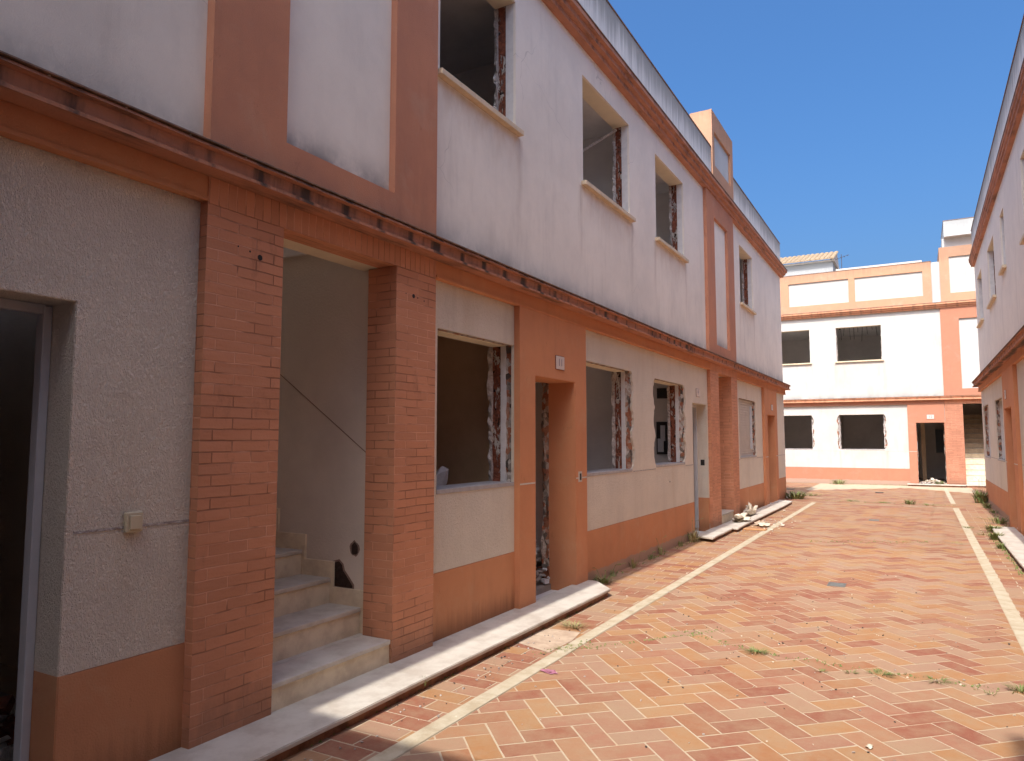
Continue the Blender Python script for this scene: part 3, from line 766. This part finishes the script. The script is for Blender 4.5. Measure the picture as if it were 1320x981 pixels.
# torn ceiling hanging in the upper window
bm = bmesh.new(); r = random.Random(12)
for i in range(9):
    x = -2.45+i*.15; y = 29.75+r.uniform(0, .3); rod(bm, (x, y, 5.98), (x+r.uniform(-.05, .05), y, 5.98-r.uniform(.25, .75)), .008)
finish(bm, 'ceiling_wire', M['wire'], far)
bm = bmesh.new()
for (x0, x1, h) in ((-2.52, -2.15, .22), (-2.2, -1.75, .10), (-1.9, -1.1, .13), (-4.4, -3.8, .1)):
    pts = []; n = 10
    for i in range(n+1): pts.append((x0+(x1-x0)*i/n, 5.99-h*r.uniform(.4, 1.1)))
    pts += [(x1, 6.0), (x0, 6.0)]
    flatpoly(bm, pts, 29.62, 29.64)
finish(bm, 'torn_ceiling', M['black'], far)
# interior wall pieces seen through the doorway
FB('partition', 'room_brown', far, (.06, .20, -3.0, -2.4, .061, 2.719)); FB('interior_window', 'box', far, (.55, .9, -3.4, -3.3, 1.1, 2.0))

# =================================================================== REAR ROW (behind the photographer, throws the shade in the foreground)
rear = thing('terraced_building', 'terrace closing the near end of the street behind the viewpoint, casting the foreground shade', 'building', (-1, -2.2, 0))
bm = bmesh.new(); leaf(bm, REAR, rect(-7.8, 6.2, 0, 6.3), [rect(-2.4, -1.2, 1.2, 2.45), rect(-.6, .3, .001, 2.2), rect(-2.4, -1.2, 4.5, 5.8), rect(-.6, .4, 4.5, 5.8)], -.3, -.06)
finish(bm, 'wall', M['white_upper'], rear)
B(REAR, 'dado', M['orange_dado'], rear, (-7.8, -.61, -.059, -.05, 0, .58), (.31, 6.2, -.059, -.05, 0, .58))
extrude_profile(REAR, 'ledge', M['ledge'], rear, LEDGE, -3.0, 1.3); extrude_profile(REAR, 'cornice', M['ledge'], rear, CORN, -3.0, 1.3)
B(REAR, 'parapet', M['parapet'], rear, (-7.8, 6.2, -.26, -.03, 6.35, 7.15))
B(REAR, 'roof', M['ceil'], rear, (-7.8, 6.2, -4.6, -.27, 5.98, 6.34)); B(REAR, 'back_wall', M['white_upper'], rear, (-7.8, 6.2, -4.9, -4.61, 0, 6.34))
B(REAR, 'roof_tower', M['orange_parapet'], rear, (.32, 2.4, -2.2, .0, 6.42, 8.34)); B(REAR, 'roof_box', M['parapet_far'], rear, (.34, 2.6, -2.5, -.01, 8.341, 9.4))

# =================================================================== ground
def sheet(name, mat, x0, x1, y0, y1, z, kind='structure'):
    bm = bmesh.new(); bm.faces.new([bm.verts.new(p) for p in ((x0, y0, z), (x1, y0, z), (x1, y1, z), (x0, y1, z))])
    o = finish(bm, name, mat, recalc=False); return props(o, kind=kind)
sheet('ground', M['soil'], -400, 400, -400, 400, -.014)
sheet('paving_bed', M['grout'], -9.2, 9.2, -2.25, 28.98, -.0014)

def clip(poly, ax, v, keep_gt):
    out = []
    for i in range(len(poly)):
        a, b = poly[i], poly[(i+1) % len(poly)]
        ia = (a[ax] > v) == keep_gt; ib = (b[ax] > v) == keep_gt
        if ia: out.append(a)
        if ia != ib:
            t = (v-a[ax])/(b[ax]-a[ax]); out.append((a[0]+(b[0]-a[0])*t, a[1]+(b[1]-a[1])*t))
    return out
tiles = []
rt = random.Random(21)
def add_tile(poly, box_):
    x0, x1, y0, y1 = box_
    for ax, v, g in ((0, x0, True), (0, x1, False), (1, y0, True), (1, y1, False)):
        poly = clip(poly, ax, v, g)
        if len(poly) < 3: return
    A = abs(sum(poly[i][0]*poly[(i+1) % len(poly)][1]-poly[(i+1) % len(poly)][0]*poly[i][1] for i in range(len(poly))))/2
    if A < .0004: return
    tiles.append((poly, rt.random(), rt.uniform(-.0012, .0012)))
W_, G = .153, .0056
c45, s45 = math.cos(R(43.5)), math.sin(R(43.5))
def herring(x0, x1, y0, y1):
    n = int((max(x1-x0, y1-y0)+4)/W_)*1+6
    for a in range(-n, n):
        for b in range(-n, n):
            s = (a-b) % 4
            if s not in (0, 3): continue
            w, h = (2, 1) if s == 0 else (1, 2)
            q = [(a*W_+G, b*W_+G), ((a+w)*W_-G, b*W_+G), ((a+w)*W_-G, (b+h)*W_-G), (a*W_+G, (b+h)*W_-G)]
            q = [(x*c45-y*s45-.9+rt.uniform(-.0016, .0016), x*s45+y*c45+8+rt.uniform(-.0016, .0016)) for x, y in q]
            cx = sum(p[0] for p in q)/4; cy = sum(p[1] for p in q)/4
            if cx < x0-.3 or cx > x1+.3 or cy < y0-.3 or cy > y1+.3: continue
            add_tile(q, (x0, x1, y0, y1))
herring(-2.355, .620, -2.2, 19.93)
herring(-3.25, 1.45, 20.02, 28.9)
def courses(x0, x1, y0, y1, L=.306, Wd=.153):
    y = y0; i = 0
    while y < y1:
        off = (i % 2)*L/2+rt.uniform(-.006, .006); x = x0-off
        while x < x1:
            q = [(x+G, y+G), (x+L-G, y+G), (x+L-G, y+Wd-G), (x+G, y+Wd-G)]
            q = [(p[0]+rt.uniform(-.0016, .0016), p[1]+rt.uniform(-.0016, .0016)) for p in q]
            add_tile(q, (x0, x1, y0, y1)); x += L
        y += Wd; i += 1
courses(-3.27, -2.472, -2.2, 20.02); courses(.738, 1.455, -2.2, 20.02)
for (x0, x1) in ((-7.6, -3.25), (1.45, 6.0)): courses(x0, x1, 22.6, 28.9)
bm = bmesh.new(); lay = bm.faces.layers.float.new('tone')
for poly, t, dz in tiles:
    vs = [bm.verts.new((p[0], p[1], dz*.8)) for p in poly]
    f = bm.faces.new(vs); f[lay] = t
    if f.normal.z < 0: pass
    lo = [bm.verts.new((p[0], p[1], -.006)) for p in poly] if sum(p[1] for p in poly)/len(poly) < 12 else None
    if lo:
        for i in range(len(vs)):
            g = bm.faces.new([vs[i], lo[i], lo[(i+1) % len(vs)], vs[(i+1) % len(vs)]]); g[lay] = t
bm.normal_update()
for f in bm.faces:
    if abs(f.normal.z) > .5 and f.normal.z < 0: f.normal_flip()
pv = finish(bm, 'pavement', M['paver'], recalc=False, weld=False); props(pv, kind='structure')
# cream bands
def band(name, pts, z=.003):
    bm = bmesh.new(); bm.faces.new([bm.verts.new((x, y, z)) for x, y in pts]); return props(finish(bm, name, M['band'], recalc=False), kind='structure')
def band_strip(x0, x1, y0, y1):
    y = y0
    bm = bmesh.new()
    while y < y1:
        L = min(.62, y1-y); j = rt.uniform(-.002, .002)
        bm.faces.new([bm.verts.new(p) for p in ((x0+j, y+.002, .003), (x1+j, y+.002, .003), (x1+j, y+L-.002, .003), (x0+j, y+L-.002, .003))]); y += L
    return props(finish(bm, 'paving_band', M['band'], recalc=False, weld=False), kind='structure')
band_strip(-2.468, -2.360, -2.2, 20.0); band_strip(.625, .733, -2.2, 19.95); band_strip(.625, .733, 21.2, 27.75)
band('paving_band', [(-2.358, 19.935), (.62, 19.935), (.62, 20.0), (-2.358, 20.0)])
bm = bmesh.new(); bm.faces.new([bm.verts.new(p) for p in ((-2.9, 5.12, .0035), (-2.5, 4.98, .0035), (-2.475, 5.35, .0035), (-2.52, 5.62, .0035), (-2.78, 5.60, .0035), (-2.92, 5.4, .0035))])
props(finish(bm, 'mortar_smear', M['concrete'], recalc=False), kind='structure')

# =================================================================== doorsteps
def doorstep(label, pts, top, front_boxes, riser_boxes, group='marble doorsteps'):
    cx = sum(p[0] for p in pts)/len(pts); cy = sum(p[1] for p in pts)/len(pts)
    t = thing('doorstep', label, 'doorstep', (cx, cy, 0), group)
    for poly, th in ((pts, .028),):
        bm = bmesh.new()
        a = [bm.verts.new((x, y, top)) for x, y in poly]; b = [bm.verts.new((x, y, top-th)) for x, y in poly]
        bm.faces.new(a); bm.faces.new(b[::-1])
        for i in range(len(a)): bm.faces.new([a[i], a[(i+1) % len(a)], b[(i+1) % len(a)], b[i]])
        bmesh.ops.recalc_face_normals(bm, faces=bm.faces)
        bmesh.ops.bevel(bm, geom=[e for e in bm.edges], offset=.005, segments=2, affect='EDGES')
        finish(bm, 'slab', M['marble'], t)
    for bx in riser_boxes: B(Frame(lambda u, w, z: (u, w, z)), 'riser', M['stepbrick'], t, bx)
    return t
def rag(x, ys, amp, r):  # slightly worn front edge
    return [(x+r.uniform(-amp, amp), y) for y in ys]
r = random.Random(8)
doorstep('long white marble doorstep in front of the left brick stair entrance, nearest', [(-3.26, -1.9), (-2.815, -1.9)]+rag(-2.815, [-.5+.62*i for i in range(12)], .004, r)+[(-2.82, 7.05), (-3.10, 7.36), (-3.26, 7.36)],
         .078, None, [(-3.2, -2.845, -1.9, 7.03, 0, .0495)])
doorstep('short marble slab with chipped end by the second left doorway', [(-3.20, 11.60), (-2.86, 11.42)]+rag(-2.87, [11.8, 12.2, 12.6], .006, r)+[(-2.88, 12.93), (-3.195, 12.93)], .075, None, [(-3.19, -2.91, 11.7, 12.9, 0, .0465)])
doorstep('far left marble doorstep running under the closed shutter', [(-3.195, 12.94), (-2.80, 12.94)]+rag(-2.81, [13.4, 14.5, 15.6, 16.8, 18], .006, r)+[(-2.83, 19.35), (-3.195, 19.6)], .070, None, [(-3.19, -2.85, 13, 19.3, 0, .0415)])
doorstep('weedy marble doorstep along the right terrace', [(1.39, 15.45), (1.04, 15.40)]+rag(1.03, [14, 12.5, 11, 9.5, 8, 6], .005, r)+[(1.03, 4.2), (1.39, 4.2)], .075, None, [(1.07, 1.38, 4.2, 15.35, 0, .0465)])
doorstep('thin pale doorstep across the far terrace door', [(-.42, 28.93), (-.42, 28.62), (1.30, 28.62), (1.30, 28.93)], .08, None, [(-.40, 1.29, 28.66, 28.92, 0, .0515)])
doorstep('pale doorstep under the far stairs, right of the far door', [(1.31, 28.995), (1.31, 28.7), (3.0, 28.7), (3.0, 28.995)], .09, None, [(1.32, 2.99, 28.72, 28.99, 0, .0615)])

# =================================================================== small things
ID = Frame(lambda u, w, z: (u, w, z))
def cover(label, x, y, sx, sy, mat='iron', group=None):
    t = thing('drain_cover', label, 'drain cover', (x, y, 0), group)
    B(ID, 'frame', M[mat], t, (x-sx/2, x+sx/2, y-sy/2, y-sy/2+.015, -.003, .006), (x-sx/2, x+sx/2, y+sy/2-.015, y+sy/2, -.003, .006),
      (x-sx/2, x-sx/2+.015, y-sy/2+.016, y+sy/2-.016, -.003, .006), (x+sx/2-.015, x+sx/2, y-sy/2+.016, y+sy/2-.016, -.003, .006), join=True)
    B(ID, 'lid', M[mat], t, (x-sx/2+.018, x+sx/2-.018, y-sy/2+.018, y+sy/2-.018, -.003, .0045))
cover('small grey drain cover in the middle of the paving', -.86, 8.83, .18, .22)
cover('thin grey drain cover beyond the first one', -.85, 16.2, .18, .25)
cover('dark drain grate near the far terrace', -1.12, 24.7, .22, .35, 'black')
cover('dark drain grate in the shade beyond the left terrace end', -3.75, 25.0, .3, .4, 'black')

def lump(name, label, cat, loc, size, mat, seed, group=None, flat=.5, rough=.35, sub=2, as_child=None):
    r = random.Random(seed); bm = bmesh.new(); bmesh.ops.create_icosphere(bm, subdivisions=sub, radius=1)
    ph = [r.uniform(0, 6) for _ in range(6)]
    for v in bm.verts:
        d = v.co.normalized(); q = abs(math.sin(d.x*4.1+ph[0])+math.sin(d.y*5.3+ph[1])+math.sin(d.z*4.7+ph[2]))/3
        k = (.55+.75*q)*(1+r.uniform(-rough, rough)*.6); v.co = Vector((v.co.x*size[0]*k, v.co.y*size[1]*k, max(-.3*size[2], v.co.z*size[2]*k)))+Vector(loc)
    o = finish(bm, name, M[mat], None)
    return props(o, label, cat, group)
lump('crumpled_paper', 'white crumpled paper heap on the far left doorstep', 'litter', (-3.02, 14.15, .11), (.15, .42, .10), 'plasterbit', 1, rough=.6, sub=3)
lump('crumpled_paper', 'upright torn white paper behind the crumpled heap on the doorstep', 'litter', (-3.05, 15.3, .14), (.10, .42, .15), 'plasterbit', 2, rough=.6, sub=3)
lump('plaster_lump', 'pale yellowish plaster lump at the foot of the far left doorstep', 'rubble', (-2.56, 14.0, .03), (.11, .18, .05), 'plasterbit', 3)
lump('plaster_lump', 'grey rubble lump between doorstep and cream band', 'rubble', (-2.68, 14.2, .03), (.1, .2, .055), 'concrete', 4)
lump('plaster_lump', 'small white plaster crumb on the paving right of the cream band', 'rubble', (-2.28, 14.3, .015), (.05, .1, .02), 'plasterbit', 5)
lump('plaster_lump', 'white crumb beside the far left doorstep edge', 'rubble', (-2.70, 17.2, .02), (.03, .06, .025), 'plasterbit', 6)
lump('stone', 'small white stone on the herringbone paving near the bottom edge', 'stone', (-.29, 4.3, .008), (.02, .03, .010), 'plasterbit', 7)
t = thing('board', 'thin orange board lying across the left cream band', 'board', (-2.6, 13.45, 0)); B(ID, 'plank', M['card'], t, (-2.80, -2.42, 13.33, 13.53, .0045, .022), bevel=.004)
lump('sweet_wrapper', 'small pink wrapper beside the left cream band', 'litter', (-2.285, 4.565, .010), (.07, .028, .016), 'pink', 15, rough=.5)
lump('sack', 'pale plastic sack behind the sill of the first left window', 'sack', (-3.74, 5.17, 1.10), (.15, .24, .27), 'sack', 9, rough=.16, sub=3)
# table-like ledge that carries the sack inside the kitchen
LB('worktop', 'room_brown', left, (4.6, 5.9, -.95, -.35, .85, .93))

def heap(name, label, cx, cy, sx, sy, h, n, seed, mats=('chip', 'redbrick', 'dark'), z0=.06, smin=.02, smax=.09):
    r = random.Random(seed); bm = bmesh.new()
    for i in range(n):
        x = cx+r.gauss(0, .38)*sx; y = cy+r.gauss(0, .38)*sy
        d = math.hypot((x-cx)/sx, (y-cy)/sy); 
        if d > 1 or (name == 'rubble_heap' and seed == 1 and y > 7.33): continue
        z = z0+max(0, (1-d))*h*r.random(); s = r.uniform(smin, smax)
        mt = Matrix.Translation((x, y, z+s*.2)) @ Matrix.Rotation(r.uniform(0, 6), 4, 'Z') @ Matrix.Rotation(r.uniform(-.9, .9), 4, 'X') @ Matrix.Diagonal((s, s*r.uniform(.4, 1), s*r.uniform(.15, .6), 1))
        g = bmesh.ops.create_cube(bm, size=1, matrix=mt); k = r.randrange(len(mats))
        for f in {f for v in g['verts'] for f in v.link_faces}: f.material_index = k
        for v in g['verts']: v.co += Vector((r.uniform(-1, 1), r.uniform(-1, 1), r.uniform(-1, 1)))*s*.12
    o = finish(bm, name, [M[m] for m in mats], None, weld=False); return props(o, label, 'rubble', kind='stuff')
heap('rubble_heap', 'broken plaster and brick heaped inside the first left doorway', -3.86, 7.10, .42, .42, .60, 420, 1, ('chip', 'redbrick', 'dark', 'jamb'), z0=.06)
heap('rubble_heap', 'dark rubble inside the nearest left doorway', -4.3, 1.7, .9, .7, .5, 200, 2, ('dark', 'chip', 'redbrick'))
heap('rubble_heap', 'pale rubble filling the far doorway', .35, 29.25, .5, .35, .2, 200, 3, ('plasterbit', 'chip', 'concrete'), z0=.05)
heap('rubble_crumbs', 'fine white crumbs scattered on the left of the paving', -2.7, 14.4, .8, 1.8, .0, 120, 4, ('plasterbit', 'chip'), z0=.003, smin=.008, smax=.028)
heap('rubble_crumbs', 'tiny crumbs and grit scattered over the near paving', -1.0, 6.5, 3.6, 5, .0, 420, 5, ('plasterbit', 'wire', 'dark'), z0=.002, smin=.005, smax=.014)
heap('rubble_crumbs', 'grit along the foot of the left step', -2.66, 4.6, .25, 2.4, .0, 90, 6, ('wire', 'dark', 'chip'), z0=.002, smin=.006, smax=.016)

# weeds
def tuft(label, x, y, rad, h, n, mat, seed, z=0, group='weeds in the paving joints', stalk=0):
    r = random.Random(seed); bm = bmesh.new()
    for i in range(n):
        a = r.uniform(0, 6.28); d = r.random()**.7*rad*.45; lean = r.uniform(.2, 1.0)*rad; hh = h*r.uniform(.4, 1); w = max(.0025, h*.05)*r.uniform(.6, 1.4)
        b = Vector((x+d*math.cos(a)*1.6, y+d*math.sin(a), z)); dirv = Vector((math.cos(a), math.sin(a), 0)); s = Vector((-dirv.y, dirv.x, 0))
        p1 = b+dirv*lean*.35+Vector((0, 0, hh*.65)); p2 = b+dirv*lean+Vector((0, 0, hh))
        v = [bm.verts.new(q) for q in (b-s*w*.6, b+s*w*.6, p1+s*w, p1-s*w, p2)]
        bm.faces.new([v[0], v[1], v[2], v[3]]); bm.faces.new([v[3], v[2], v[4]])
    for i in range(stalk):
        a = r.uniform(0, 6.28); p = Vector((x+r.uniform(-.05, .05), y+r.uniform(-.05, .05), z)); q = p+Vector((math.cos(a)*.08, math.sin(a)*.08, h*1.6)); e = q+Vector((math.cos(a)*.12, math.sin(a)*.12, h*.2))
        rod(bm, p, q, .0022, 4); rod(bm, q, e, .0016, 4)
        for k in range(6):
            c = q.lerp(e, k/6); w = .012
            v = [bm.verts.new(c+Vector((r.uniform(-w, w), r.uniform(-w, w), r.uniform(-w, w)))) for _ in range(3)]; bm.faces.new(v)
    o = finish(bm, 'weed_tuft', M[mat], None, recalc=False, weld=False); return props(o, label, 'weed', group)
tuft('bright green weed tuft in the middle of the near paving', -1.14, 5.75, .10, .035, 90, 'weed', 1)
tuft('small flat weed patch right of the middle green tuft', -.66, 5.52, .05, .015, 25, 'weed', 2)
tuft('small weed sprig further right in the same joint', -.48, 5.58, .05, .018, 25, 'weed', 3)
tuft('longer flat weed in the joint left of the right band', -.29, 5.64, .09, .022, 50, 'weed', 4)
tuft('weed strip before the right-hand tuft', .04, 5.68, .10, .02, 40, 'weed', 5)
tuft('tiny weed between the strip and the right-hand tuft', .33, 5.56, .05, .02, 16, 'weed', 6)
tuft('green weed tuft at the right edge near the cream band', .50, 5.70, .08, .05, 80, 'weed', 7)
tuft('yellowing weed tuft beside the mortar smear', -2.64, 5.75, .13, .05, 110, 'weed_dry', 8)
tuft('tiny weed growing from the nearest doorstep edge', -2.83, 3.86, .03, .07, 10, 'weed', 9, z=.03)
tuft('weed growing on the joint of the cream band', -2.42, 5.13, .10, .014, 40, 'weed_dry', 10)
tuft('bushy weed at the end of the nearest doorstep', -3.14, 7.62, .14, .10, 70, 'weed', 11, stalk=2)
for i, (yy, hh) in enumerate(((8.1, .09), (8.75, .13), (9.5, .07), (9.9, .14), (10.8, .1), (11.0, .05))):
    tuft('%s weed under the paired left windows, %s' % (('thin', 'tall dry', 'low', 'pale stalky', 'spindly', 'tiny')[i], ('nearest of the row', 'second along', 'third along', 'fourth along', 'fifth along', 'sixth along')[i]), -3.2, yy, .06, hh, 22, 'weed_dry' if i % 2 else 'weed', 20+i, stalk=2)
tuft('grassy weed by the chipped marble slab', -3.16, 11.40, .12, .20, 34, 'weed_dry', 30, stalk=3)
tuft('large green weed clump at the corner of the left terrace', -3.0, 21.0, .32, .22, 170, 'weed', 31)
tuft('second green weed clump beyond the left terrace corner', -2.75, 22.3, .3, .10, 70, 'weed', 32)
tuft('weed clump in the far cross joint', -.27, 20.6, .16, .14, 70, 'weed', 33)
tuft('flat weed in the far cross joint right of the clump', .13, 20.5, .2, .05, 90, 'weed', 34)
tuft('flat weed in the far cross joint left of the clump', -.85, 20.7, .2, .05, 90, 'weed', 35)
tuft('weed on the far cross joint, leftmost', -1.6, 20.9, .2, .06, 70, 'weed', 36)
tuft('green weed at the foot of the far terrace, left', -2.6, 28.6, .3, .2, 80, 'weed', 37)
tuft('tall weed at the far corner of the right terrace', 1.30, 21.9, .18, .36, 90, 'weed', 38, stalk=4)
tuft('dark weed along the right terrace foot', 1.33, 20.4, .12, .15, 50, 'weed', 39)
tuft('weed along the right terrace foot before the doorstep', 1.36, 19.0, .10, .10, 35, 'weed', 40)
tuft('weed where the right wall meets the doorstep', 1.27, 16.7, .16, .14, 70, 'weed', 41)
tuft('bushy weed on the end of the right doorstep', 1.05, 15.1, .14, .12, 160, 'weed', 42, z=.02, stalk=3)
tuft('trailing weed along the right doorstep edge', 1.01, 14.0, .12, .14, 140, 'weed', 43)
tuft('low weed further along the right doorstep edge', 1.01, 12.9, .10, .10, 110, 'weed', 44)
tuft('dry weed on the paving between right band and doorstep', .9, 14.6, .15, .05, 70, 'weed_dry', 45, stalk=2)
tuft('dark flat weed on the right cream band', .70, 15.6, .12, .05, 60, 'weed', 46)
tuft('faint weed beside the right band', .45, 13.2, .15, .02, 40, 'weed_dry', 47)
tuft('green weed growing in the far doorway rubble', .55, 28.98, .16, .12, 90, 'weed', 48, z=.08)
# moss and grass seams in the paving joints: nobody could count them
r = random.Random(77); bm = bmesh.new()
def seam(x0, y0, x1, y1, n, spread=.02, h=.012):
    for i in range(n):
        t = r.random(); x = x0+(x1-x0)*t+r.gauss(0, spread); y = y0+(y1-y0)*t+r.gauss(0, spread); a = r.uniform(0, 6.28); k = r.uniform(.004, .014)
        v = [bm.verts.new((x+k*math.cos(a), y+k*math.sin(a), .003)), bm.verts.new((x-k*math.cos(a), y-k*math.sin(a), .003)), bm.verts.new((x+k*.5*math.sin(a), y+k*.5, h*r.uniform(.5, 1.6)))]
        bm.faces.new(v)
seam(-2.3, 5.2, -1.5, 6.3, 90); seam(-1.9, 6.1, -1.1, 5.75, 60); seam(-1.1, 5.75, .5, 5.65, 110, .03)
seam(-2.3, 20.7, .6, 20.7, 260, .06); seam(-1.6, 12.3, .2, 13.2, 160, .08); seam(-2.84, 2.5, -2.84, 7, 120, .01); seam(-3.2, 7.4, -3.2, 11.4, 110, .03, .02)
seam(1.36, 15.6, 1.36, 22, 120, .04, .03); seam(1.0, 8, 1.0, 15, 200, .02, .03); seam(-3, 28.8, -.4, 28.8, 120, .06, .03)
seam(-2.55, 4.9, -2.3, 5.4, 60, .03)
props(finish(bm, 'joint_grass', M['weed'], None, recalc=False, weld=False), 'sparse moss and grass along paving joints', 'grass', kind='stuff')

# =================================================================== beyond the far terrace
hut = thing('rooftop_house', 'white rooftop house with an ochre tiled roof rising behind the far terrace', 'house', (-4.5, 35, 0))
B(ID, 'wall', M['parapet_far'], hut, (-6.2, -3.0, 34, 37.5, 6.5, 9.438))
bm = bmesh.new()
for i in range(16):
    x = -6.2+i*.205; pts = []
    for k in range(7):
        t = math.pi*k/6; pts.append((x+.1+.1*math.cos(t), .06*math.sin(t)))
    A = [bm.verts.new((p[0], 33.75, 9.50+p[1])) for p in pts]; Bv = [bm.verts.new((p[0], 36.2, 10.35+p[1])) for p in pts]
    for k in range(6): bm.faces.new([A[k], A[k+1], Bv[k+1], Bv[k]])
    bm.faces.new(A)
finish(bm, 'roof', M['tileroof'], hut, recalc=False)
B(ID, 'eaves', M['mortar'], hut, (-6.2, -2.92, 33.85, 37.5, 9.44, 9.49))
bm = bmesh.new(); vs = [bm.verts.new(p) for p in ((-3.0, 33.9, 9.49), (-3.0, 37.5, 9.49), (-3.0, 36.2, 10.36))]; v2 = [bm.verts.new((v.co.x-.1, v.co.y, v.co.z)) for v in vs]
bm.faces.new(vs); bm.faces.new(v2[::-1]); [bm.faces.new([vs[i], vs[(i+1) % 3], v2[(i+1) % 3], v2[i]]) for i in range(3)]
finish(bm, 'gable', M['mortar'], hut)
pw = thing('roof_wall', 'low stained white roof wall behind the far terrace parapet', 'wall', (-1.2, 33, 0))
FRm = B(ID, 'masonry', M['parapet_far'], pw, (-2.75, .35, 33, 33.25, 6.5, 8.78)); B(ID, 'coping', M['mortar'], pw, (-2.8, .38, 32.95, 33.3, 8.752, 8.83))
an = thing('antenna', 'thin television antenna above the low roof wall', 'antenna', (-2.55, 34.2, 8))
bm = bmesh.new(); rod(bm, (-2.6, 33.4, 8.8), (-2.6, 33.4, 9.55), .012); rod(bm, (-2.85, 33.4, 9.35), (-2.3, 33.4, 9.5), .01)
for k in range(4): rod(bm, (-2.75+k*.13, 33.25, 9.38+k*.035), (-2.75+k*.13, 33.55, 9.38+k*.035), .006)
finish(bm, 'aerial', M['wire'], an)

# =================================================================== sky, sun, camera
ELEV = 53.0; AZ = 180.15
w = bpy.data.worlds.new('World'); scene.world = w; w.use_nodes = True
nt = w.node_tree; bg = nt.nodes['Background']
sky = nt.nodes.new('ShaderNodeTexSky'); sky.sky_type = 'NISHITA'; sky.sun_disc = False
sky.sun_elevation = R(ELEV); sky.sun_rotation = R(AZ); sky.altitude = 0; sky.air_density = 1.0; sky.dust_density = 8; sky.ozone_density = 7
hs = nt.nodes.new('ShaderNodeHueSaturation'); hs.inputs['Saturation'].default_value = 1.26; nt.links.new(sky.outputs[0], hs.inputs['Color'])
nt.links.new(hs.outputs[0], bg.inputs[0]); bg.inputs[1].default_value = .122
sl = bpy.data.lights.new('Sun', 'SUN'); sl.energy = 2.35; sl.angle = R(.53); sl.color = (1, .96, .90)
so = bpy.data.objects.new('Sun', sl); COL.objects.link(so); so.location = (0, -10, 20)
d = Vector((math.sin(R(AZ)), math.cos(R(AZ)), 0))*math.cos(R(ELEV))+Vector((0, 0, math.sin(R(ELEV))))
so.rotation_euler = d.to_track_quat('Z', 'Y').to_euler()
cam = bpy.data.cameras.new('Camera'); co = bpy.data.objects.new('Camera', cam); COL.objects.link(co)
co.location = (0, 0, 1.6); co.rotation_euler = (R(90+4.7227), 0, R(29.4677)); cam.sensor_width = 36; cam.lens = 926/1320*36
cam.clip_end = 2000; cam.clip_start = .05
scene.camera = co
vs = scene.view_settings; vs.view_transform = 'Standard'; vs.look = 'None'; vs.gamma = 1; vs.exposure = 1.15; vs.use_curve_mapping = False
c = scene.cycles; c.max_bounces = 9; c.diffuse_bounces = 8; c.glossy_bounces = 2; c.use_denoising = True; c.sample_clamp_indirect = 8
